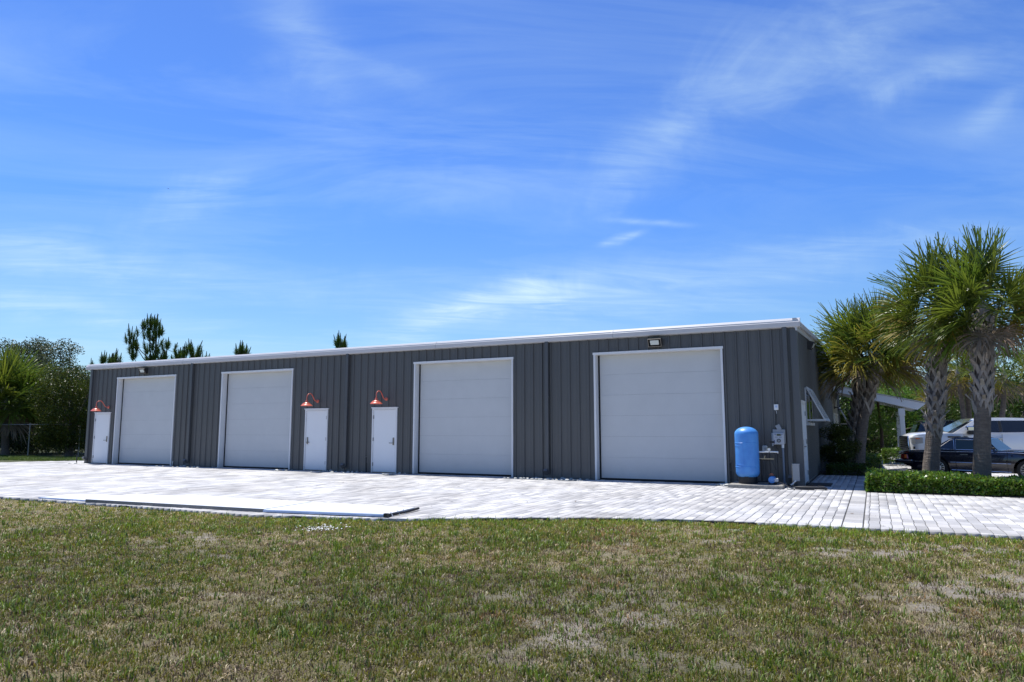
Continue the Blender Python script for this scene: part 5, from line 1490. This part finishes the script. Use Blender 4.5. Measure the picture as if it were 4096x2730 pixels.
pine(368, 1452, F, 'tiny pine tip at the roof corner', [(0, 1460, 2, 0.08)])

# ---- utility wires
def wires():
    F = 75
    for k, (va, vb) in enumerate(((1372, 1351), (1369, 1355), (1384, 1366))):
        a, b = P3(3560, va + 6, F), P3(3920, vb, F); m_ = (a + b) / 2; pts = []
        e = b + (b - a) * 1.2; s = a - (b - a) * 0.5
        for i in range(13):
            u = i / 12; p = s.lerp(e, u); p.z -= 0.35 * math.sin(math.pi * u); pts.append(p)
        tag(MB().tube(pts, 0.012, 5).build('utility_wire', 'wire', None), ('topmost thin utility wire crossing behind the palms', 'middle thin utility wire crossing behind the palms', 'lowest thin utility wire crossing behind the palms')[k], 'wire', 'utility wires behind the palms')
wires()

# tiny airliner
def airplane():
    d = direction(673, 755); c = Vector(CAM) + d * 4800
    t = thing('airplane', c, 'tiny distant airplane in the sky left of centre', 'airplane', None, rad(-25))
    MB().tube([(-9, 0, 0), (-8, 0, 0.3), (7, 0, 0.3), (9.5, 0, 0)], [0.4, 1.1, 1.1, 0.2], 10).build('fuselage', 'plane', t)
    MB().add([(1.5, 0, 0), (-3.5, 9, 0.6), (-4.5, 9, 0.6), (-2, 0, 0), (-3.5, -9, .6), (-4.5, -9, .6)], [(0, 1, 2, 3), (0, 3, 5, 4)]).build('wing', 'plane', t)
    MB().add([(-7, 0, 1), (-9, 0, 1), (-9.6, 0, 3.6), (-8.6, 0, 3.6)], [(0, 1, 2, 3)]).build('tail_fin', 'plane', t)
airplane()

# ================================================================== VEHICLES
def car_shell(stations, zsill, arches, name, m, parent, wmap, zshoulder, crown=0.03, nx=90, side_bulge=0.03):
    """stations: callables of x. Lower body: side panels with wheel arches plus top deck."""
    x0, x1 = stations
    xs = sorted(set(list(np.linspace(x0, x1, nx)) + [a + s * r for a, r in arches for s in (-1, -0.97, -0.9, -0.75, -0.5, -0.25, 0, 0.25, 0.5, 0.75, 0.9, 0.97, 1)]))
    K = 7; T = 5; vs = []; fs = []
    rows = []
    for x in xs:
        zb = zsill(x)
        for a, r in arches:
            if abs(x - a) < r: zb = max(zb, WHZ + math.sqrt(r * r - (x - a) ** 2))
        zs = zshoulder(x); W = wmap(x); row = []
        zb = min(zb, zs - 0.04)
        for k in range(K + 1):
            u = k / K; z = zb + (zs - zb) * u; zn = (z - 0.25) / (zs - 0.25 + 1e-6)
            y = W * (0.965 + 0.035 * math.sin(math.pi * min(max(zn, 0), 1)) - 0.03 * max(0, zn - 0.75) / 0.25)
            row.append((x, -y, z))
        for k in range(1, T + 1):
            u = k / T; row.append((x, -W * 0.93 * (1 - u), zs + crown * (1 - (1 - u) ** 2) + 0.006))
        rows.append(row)
    n = len(rows[0])
    full = []
    for row in rows:
        r2 = row + [(p[0], -p[1], p[2]) for p in row[-2::-1]]; full.append(r2)
    m_ = len(full[0])
    for r in full: vs.extend(r)
    for i in range(len(full) - 1):
        for k in range(m_ - 1): fs.append((i * m_ + k, i * m_ + k + 1, (i + 1) * m_ + k + 1, (i + 1) * m_ + k))
    fs.append(tuple(range(m_))); fs.append(tuple(range((len(full) - 1) * m_, len(full) * m_))[::-1])
    return MB().add(vs, fs).build(name, m, parent, True)

def greenhouse(pts_side, belt_w, roof_w, m, parent, name='roof'):
    """pts_side: (x,z) outline bottom-rear -> top-rear -> top-front -> bottom-front; solid shell tapering to the roof"""
    vs = []
    def wy(z, z0, z1): return belt_w + (roof_w - belt_w) * ((z - z0) / (z1 - z0))
    z0 = min(p[1] for p in pts_side); z1 = max(p[1] for p in pts_side)
    mb = MB(); n = len(pts_side)
    L = [(p[0], -wy(p[1], z0, z1), p[1]) for p in pts_side]; Rr = [(p[0], wy(p[1], z0, z1), p[1]) for p in pts_side]
    C = [(p[0], 0, p[1] + (0.03 if p[1] > z0 + 0.5 * (z1 - z0) else 0.0)) for p in pts_side]
    mb.add(L + Rr + C, [tuple(range(n))[::-1], tuple(range(n, 2 * n))] + [(i, (i + 1) % n, 2 * n + (i + 1) % n, 2 * n + i) for i in range(n)] + [(2 * n + i, 2 * n + (i + 1) % n, n + (i + 1) % n, n + i) for i in range(n)])
    return mb.build(name, m, parent), (z0, z1, wy)

def side_patch(poly, wyf, side, off, th=0.006):
    """polygon of (x,z) laid on the inclined side plane"""
    vs = []
    for o in (off, off - th):
        for (x, z) in poly: vs.append((x, side * (wyf(z) + o), z))
    n = len(poly)
    return MB().add(vs, [tuple(range(n)), tuple(range(n, 2 * n))[::-1]] + [(i, (i + 1) % n, n + (i + 1) % n, n + i) for i in range(n)])

def wheel(parent, x, y, r, w, side, rim='alloy', spokes=10, rimr=0.62):
    rx = Matrix.Rotation(rad(90), 3, 'X')
    c = (x, y, r)
    o = MB().lathe([(r * 0.66, -w / 2), (r * 0.93, -w / 2), (r, -w / 2 + 0.03), (r, w / 2 - 0.03), (r * 0.93, w / 2), (r * 0.66, w / 2)], 36, c, rx).build('wheel', 'tyre', parent, True)
    mb = MB(); sgn = 1 if side < 0 else -1
    # disc faces outwards (side -1 => -y => local +z of the lathe)
    zf = w / 2 * 0.75 * sgn
    mb.lathe([(r * 0.68, zf + 0.012 * sgn), (r * 0.64, zf + 0.014 * sgn), (r * 0.60, zf - 0.03 * sgn), (r * 0.20, zf - 0.01 * sgn), (r * 0.17, zf + 0.02 * sgn), (0.001, zf + 0.022 * sgn)], 36, c, rx)
    mb.build('rim', rim, o, True)
    ho = MB()
    for k in range(spokes):
        a = 2 * math.pi * k / spokes; cx, cz = x + math.cos(a) * r * 0.45, r + math.sin(a) * r * 0.45
        yy = y - (zf + 0.001 * sgn)
        vs = []
        for (da, rr_) in ((-0.14, 0.34), (0.14, 0.34), (0.10, 0.57), (-0.10, 0.57)):
            vs.append((x + math.cos(a + da) * r * rr_, yy - 0.004 * sgn, r + math.sin(a + da) * r * rr_))
        vs += [(p[0], p[1] + 0.03 * sgn, p[2]) for p in vs]
        ho.add(vs, ((0, 1, 2, 3), (7, 6, 5, 4), (0, 4, 5, 1), (1, 5, 6, 2), (2, 6, 7, 3), (3, 7, 4, 0)))
    ho.build('rim_slot', 'black', o)

def smooth_interp(keys):
    X = [k[0] for k in keys]; Z = [k[1] for k in keys]
    return lambda x: float(np.interp(x, X, Z))

def coupe():
    global WHZ
    WHZ = 0.31
    heading = math.atan2(-0.397, 0.918)
    # local origin: between the rear wheels on the ground; near side rear wheel sits at (3.49, 4.67)
    ax = Vector((math.cos(heading), math.sin(heading), 0)); ay = Vector((-ax.y, ax.x, 0))
    org = place(3754, 23.3, 0) + ay * 0.80; org.z = -0.10
    t = thing('parked_coupe', org, 'dark navy classic hardtop coupe parked behind the hedge and palms', 'car', None, heading)
    W = smooth_interp([(-1.12, 0.72), (-1.0, 0.80), (-0.6, 0.87), (0, 0.895), (1.2, 0.90), (2.46, 0.895), (2.9, 0.87), (3.25, 0.80), (3.36, 0.70)])
    zs = smooth_interp([(-1.12, 0.70), (-1.08, 0.80), (-0.9, 0.84), (-0.3, 0.865), (0.4, 0.875), (1.9, 0.885), (2.3, 0.875), (3.0, 0.82), (3.3, 0.74), (3.36, 0.68)])
    sill = smooth_interp([(-1.12, 0.44), (-0.95, 0.34), (-0.4, 0.27), (0.3, 0.23), (2.2, 0.22), (2.9, 0.26), (3.36, 0.36)])
    body = car_shell((-1.12, 3.36), sill, [(0, 0.37), (2.46, 0.37)], 'body', 'navy', t, W, zs)
    gh, (z0, z1, wy) = greenhouse([(-0.25, 0.855), (0.02, 1.00), (0.28, 1.17), (0.42, 1.255), (0.60, 1.285), (1.18, 1.275), (1.30, 1.245), (1.48, 1.06), (1.68, 0.865)], 0.80, 0.63, 'navy', t)
    wf = lambda z: wy(z, z0, z1)
    for side in (-1, 1):
        q = [(0.03, 0.905), (0.50, 0.895), (0.46, 1.205), (0.36, 1.20), (0.05, 0.95)]
        g = [(0.55, 0.895), (1.58, 0.895), (1.42, 1.04), (1.25, 1.205), (0.52, 1.215)]
        side_patch(q, wf, side, 0.008).build('quarter_window', 'glass_dark', t); side_patch(g, wf, side, 0.008).build('door_window', 'glass_clear', t)
        for poly in (q, g):
            pts = [(x, side * (wf(z) + 0.010), z) for x, z in poly]; MB().tube(pts, 0.013, 6, closed=True).build('window_trim', 'chrome', t, True)
        xs = np.linspace(-1.08, 3.3, 40)
        MB().tube([(x, side * (W(x) * 0.955 + 0.004), zs(x) - 0.045) for x in xs], 0.010, 6).build('belt_trim', 'chrome', t, True)
        for a, b in ((-1.05, -0.40), (0.40, 0.55), (0.57, 1.93), (1.95, 2.05)):
            MB().tube([(x, side * (W(x) * 0.998 + 0.004), 0.50) for x in np.linspace(a, b, 8)], 0.009, 6).build('side_trim', 'chrome', t, True)
        MB().tube([(x, side * (W(x) * 0.975 + 0.002), sill(x) + 0.03) for x in np.linspace(0.42, 2.04, 12)], 0.012, 6).build('sill_trim', 'chrome', t, True)
        MB().rbox(0.68, 0.90, side * 0.885 - 0.012, side * 0.885 + 0.012, 0.735, 0.76, 0.005).build('door_handle', 'chrome', t)
        MB().box(0.555, 0.560, side * 0.9 - 0.006, side * 0.9 + 0.004, 0.26, 0.86).box(1.955, 1.960, side * 0.9 - 0.006, side * 0.9 + 0.004, 0.26, 0.86).build('door_gap', 'black', t)
        for x in (0, 2.46): wheel(t, x, side * 0.76, 0.315, 0.20, side, spokes=15)
    MB().add([(-0.22, -0.60, 0.885), (-0.22, 0.60, 0.885), (0.34, 0.55, 1.225), (0.34, -0.55, 1.225)], [(0, 1, 2, 3)]).xf(Matrix.Translation((-0.012, 0, 0.012))).build('rear_window', 'glass_dark', t)
    MB().add([(1.64, -0.66, 0.885), (1.64, 0.66, 0.885), (1.32, 0.55, 1.225), (1.32, -0.55, 1.225)], [(0, 1, 2, 3)]).xf(Matrix.Translation((0.02, 0, 0.02))).build('windscreen', 'glass_clear', t)
    for side in (-1, 1):
        vs = [(-1.135, side * 0.42, 0.56), (-1.135, side * 0.76, 0.56), (-1.06, side * 0.815, 0.56), (-0.90, side * 0.858, 0.575), (-0.93, side * 0.85, 0.71), (-1.06, side * 0.81, 0.72), (-1.135, side * 0.76, 0.72), (-1.135, side * 0.42, 0.72)]
        n = len(vs); vs2 = [(p[0] * 0.97, p[1] * 0.97, p[2]) for p in vs]
        MB().add(vs + vs2, [tuple(range(n)), tuple(range(n, 2 * n))] + [(i, (i + 1) % n, n + (i + 1) % n, n + i) for i in range(n)]).build('tail_light', 'taillamp', t)
        MB().rbox(-0.99, -0.91, side * 0.848 - 0.01, side * 0.848 + 0.01, 0.585, 0.70, 0.004).build('side_marker', 'amber', t)
    bp = [(-0.72, -0.89), (-1.0, -0.90), (-1.25, -0.84), (-1.33, -0.6), (-1.34, 0.6), (-1.25, 0.84), (-1.0, 0.90), (-0.72, 0.89)]
    MB().tube([(a, b, 0.475) for a, b in bp], 0.055, 8).build('rear_bumper', 'black', t, True)
    MB().tube([(a - 0.03 if abs(b) < 0.86 else a, b * 1.035, 0.52) for a, b in bp], 0.016, 6).build('bumper_trim', 'chrome', t, True)
    bp = [(3.0, -0.90), (3.3, -0.86), (3.5, -0.7), (3.52, 0.7), (3.3, 0.86), (3.0, 0.9)]
    MB().tube([(a, b, 0.475) for a, b in bp], 0.06, 8).build('front_bumper', 'chrome', t, True)
    MB().tube([(1.55, -0.86, 0.94), (1.62, -0.92, 0.96), (1.66, -0.93, 0.96)], 0.035, 8).build('door_mirror', 'black', t, True)
    MB().box(-0.9, 3.1, -0.6, 0.6, 0.20, 0.36).build('underbody', 'black', t)
coupe()

def pickup():
    global WHZ
    WHZ = 0.42
    hd = Vector((-0.985, -0.172, 0)).normalized(); heading = math.atan2(hd.y, hd.x)
    # near (left) side front corner of the bumper
    corner = place(3650, 26.6, 0)
    left = Vector((-hd.y, hd.x, 0))
    org = corner - hd * 1.0 - left * 0.93; org.z = -0.06
    t = thing('parked_pickup', org, 'white crew cab pickup with tinted windows parked behind the navy coupe', 'pickup truck', None, heading)
    W = smooth_interp([(-4.95, 0.98), (-4.8, 1.0), (-3.2, 1.02), (-0.5, 1.02), (0.3, 1.02), (0.75, 0.99), (0.93, 0.90), (1.0, 0.78)])
    zs = smooth_interp([(-4.95, 1.30), (-3.2, 1.32), (-0.6, 1.35), (0.3, 1.335), (0.75, 1.30), (0.93, 1.24), (1.0, 1.17)])
    sill = smooth_interp([(-4.95, 0.55), (-3, 0.42), (0.3, 0.40), (0.8, 0.46), (1.0, 0.50)])
    car_shell((-4.95, 1.0), sill, [(0, 0.50), (-3.75, 0.50)], 'body', 'carwhite', t, W, zs, crown=0.06)
    gh, (z0, z1, wy) = greenhouse([(-3.22, 1.32), (-3.12, 1.55), (-3.02, 1.80), (-2.8, 1.885), (-2.1, 1.905), (-1.5, 1.895), (-1.22, 1.86), (-0.95, 1.70), (-0.38, 1.335)][::-1], 0.98, 0.76, 'carwhite', t)
    wf = lambda z: wy(z, z0, z1)
    for side in (-1, 1):
        f = [(-0.86, 1.395), (-1.86, 1.38), (-1.88, 1.80), (-1.36, 1.80), (-1.18, 1.72)]
        r = [(-1.96, 1.38), (-2.92, 1.40), (-3.04, 1.47), (-2.96, 1.76), (-2.86, 1.80), (-1.98, 1.805)]
        side_patch(f, wf, side, 0.008).build('front_window', 'glass_dark', t); side_patch(r, wf, side, 0.008).build('rear_window', 'glass_dark', t)
        side_patch([(-1.865, 1.385), (-1.955, 1.385), (-1.975, 1.80), (-1.885, 1.80)], wf, side, 0.007).build('window_pillar', 'black', t)
        MB().tube([(-0.80, side * (wf(1.38) + 0.01), 1.372), (-1.9, side * (wf(1.37) + 0.012), 1.362), (-2.98, side * (wf(1.38) + 0.01), 1.385), (-3.10, side * (wf(1.47) + .01), 1.47)], 0.010, 6).build('window_trim', 'chrome', t, True)
        for x in (0, -3.75): wheel(t, x, side * 0.86, 0.42, 0.28, side, spokes=6)
        for xh in (-1.72, -2.85): MB().rbox(xh - 0.20, xh, side * 1.025 - 0.018, side * 1.025 + 0.018, 1.135, 1.165, 0.006).build('door_handle', 'chrome', t)
        for xg in (-0.72, -1.92, -3.06): MB().box(xg - 0.004, xg + 0.004, side * 1.018 - 0.008, side * 1.018 + 0.003, 0.50, 1.32).build('door_gap', 'black', t)
        # mirror
        o = MB().rbox(-1.02, -0.78, side * 1.13 - 0.14, side * 1.13 + 0.12, 1.43, 1.60, 0.03).build('door_mirror', 'chrome', t)
        MB().rbox(-1.0, -0.82, side * 1.10 - 0.10, side * 1.10 + 0.10, 1.30, 1.425, 0.02).build('mirror_foot', 'black', o)
        # fender vent, headlight
        MB().rbox(-0.62, -0.20, side * 1.012 - 0.015, side * 1.012 + 0.015, 1.185, 1.245, 0.01).build('fender_vent', 'black', t)
        vs = [(0.62, side * 1.012, 0.98), (0.62, side * 1.012, 1.20), (0.86, side * 0.965, 1.20), (0.955, side * 0.87, 1.19), (0.985, side * 0.76, 1.18), (0.985, side * 0.76, 0.98), (0.955, side * 0.87, 0.96), (0.86, side * 0.965, 0.96)]
        vs2 = [(p[0] - 0.05, p[1] * 0.94, p[2]) for p in vs]
        MB().add(vs + vs2, [(0, 1, 2, 7), (7, 2, 3, 6), (6, 3, 4, 5), (8, 15, 10, 9)] + [(i, (i + 1) % 8, 8 + (i + 1) % 8, 8 + i) for i in range(8)]).build('headlight', 'headlamp', t)
        MB().rbox(0.70, 0.84, side * 0.985 - 0.012, side * 0.985 + 0.012, 1.13, 1.165, 0.004).build('marker_lamp', 'amber', t)
        vs = [(0.30, side * 1.022, 0.52), (0.94, side * 0.93, 0.52), (0.96, side * 0.90, 0.60), (0.32, side * 1.03, 0.60)]
        MB().box(0.88, 0.935, side * 0.95 - 0.02, side * 0.95 + 0.02, 0.66, 0.86).build('fog_recess', 'black', t)
    MB().add([(-0.30, -0.86, 1.375), (-0.30, 0.86, 1.375), (-1.16, 0.72, 1.855), (-1.16, -0.72, 1.855)], [(0, 1, 2, 3)]).xf(Matrix.Translation((0.03, 0, 0.03))).build('windscreen', 'glass_clear', t)
    g = MB(); g.rbox(0.985, 1.035, -0.70, 0.70, 0.72, 1.20, 0.03); o = g.build('grille', 'black', t)
    for k in range(6): MB().tube([(1.045, -0.66, 0.78 + k * 0.075), (1.06, 0, 0.78 + k * 0.075), (1.045, 0.66, 0.78 + k * 0.075)], 0.014, 6).build('grille_bar', 'chrome', o, True)
    MB().tube([(1.02, -0.74, 0.70), (1.05, -0.74, 1.0), (1.03, -0.70, 1.22), (1.03, 0.70, 1.22), (1.05, 0.74, 1.0), (1.02, 0.74, 0.70)], 0.022, 8).build('grille_surround', 'chrome', o, True)
    MB().tube([(0.62, -1.0, 0.57), (0.95, -0.93, 0.57), (1.10, -0.72, 0.58), (1.13, 0, 0.58), (1.10, 0.72, 0.58), (0.95, 0.93, 0.57), (0.62, 1.0, 0.57)], 0.085, 10).build('front_bumper', 'chrome', t, True)
    MB().box(-4.9, -3.25, -0.80, 0.80, 1.36, 1.39).build('bed_cover', 'black', t)
    MB().box(-4.6, 0.8, -0.75, 0.75, 0.38, 0.6).build('underbody', 'black', t)
    MB().rbox(-1.9, -1.75, -0.05, 0.05, 1.92, 1.97, 0.015).build('roof_fin', 'carwhite', t)
pickup()

def suv():
    global WHZ
    WHZ = 0.38
    org = place(3655, 36.0, 0); hd = Vector((0.97, 0.10, 0)); heading = math.atan2(hd.y, hd.x)
    org = org + Vector((0.95, 0.9, 0.06))
    t = thing('parked_suv', org, 'black sport utility vehicle mostly hidden behind the white pickup', 'car', None, heading)
    W = smooth_interp([(-1.0, 0.86), (-0.8, 0.93), (0, 0.96), (2.9, 0.96), (3.5, 0.92), (3.8, 0.75)])
    zs = smooth_interp([(-1.0, 1.0), (-0.9, 1.06), (2.0, 1.05), (3.2, 1.0), (3.7, 0.9), (3.8, 0.75)])
    sill = smooth_interp([(-1, 0.45), (0.4, 0.3), (2.4, 0.3), (3.8, 0.4)])
    car_shell((-1.0, 3.8), sill, [(0, 0.43), (2.8, 0.43)], 'body', 'blackcar', t, W, zs, crown=0.05)
    gh, (z0, z1, wy) = greenhouse([(-0.93, 1.04), (-0.72, 1.40), (-0.62, 1.68), (-0.3, 1.755), (1.0, 1.775), (1.55, 1.72), (2.45, 1.06)], 0.88, 0.70, 'blackcar', t)
    wf = lambda z: wy(z, z0, z1)
    for side in (-1, 1):
        side_patch([(-0.70, 1.14), (0.40, 1.12), (0.40, 1.62), (-0.50, 1.60)], wf, side, 0.008).build('rear_window', 'glass_dark', t)
        side_patch([(0.48, 1.12), (2.15, 1.12), (1.50, 1.60), (0.48, 1.63)], wf, side, 0.008).build('front_window', 'glass_clear', t)
        MB().tube([(-0.5, side * 0.66, 1.80), (1.2, side * 0.66, 1.81)], 0.02, 6).build('roof_rail', 'chrome', t, True)
        for x in (0, 2.8): wheel(t, x, side * 0.82, 0.38, 0.24, side, spokes=5)
        MB().rbox(-0.985, -0.86, side * 0.80 - 0.08, side * 0.80 + 0.06, 0.95, 1.12, 0.02).build('tail_light', 'taillamp', t)
    MB().rbox(-0.80, -0.50, -0.60, 0.60, 1.71, 1.75, 0.01).build('roof_spoiler', 'blackcar', t)
    MB().add([(-0.94, -0.7, 1.12), (-0.94, 0.7, 1.12), (-0.70, 0.62, 1.62), (-0.70, -0.62, 1.62)], [(0, 1, 2, 3)]).xf(Matrix.Translation((-0.03, 0, 0))).build('back_window', 'glass_clear', t)
    MB().box(-0.9, 3.5, -0.7, 0.7, 0.28, 0.5).build('underbody', 'black', t)
suv()

def wheel_stop():
    p = place(3590, 25.6, 0)
    mb = MB(); mb.prism([(-0.10, 0.0), (0.10, 0.0), (0.06, 0.13), (-0.06, 0.13)], 0, -0.85, 0.85)
    o = mb.build('wheel_stop', 'concrete_dark', None); o.location = place(3590, 26.0, -0.10); o.rotation_euler = (0, 0, rad(70))
    tag(o, 'pale concrete wheel stop on the paving behind the coupe bumper', 'wheel stop')
wheel_stop()
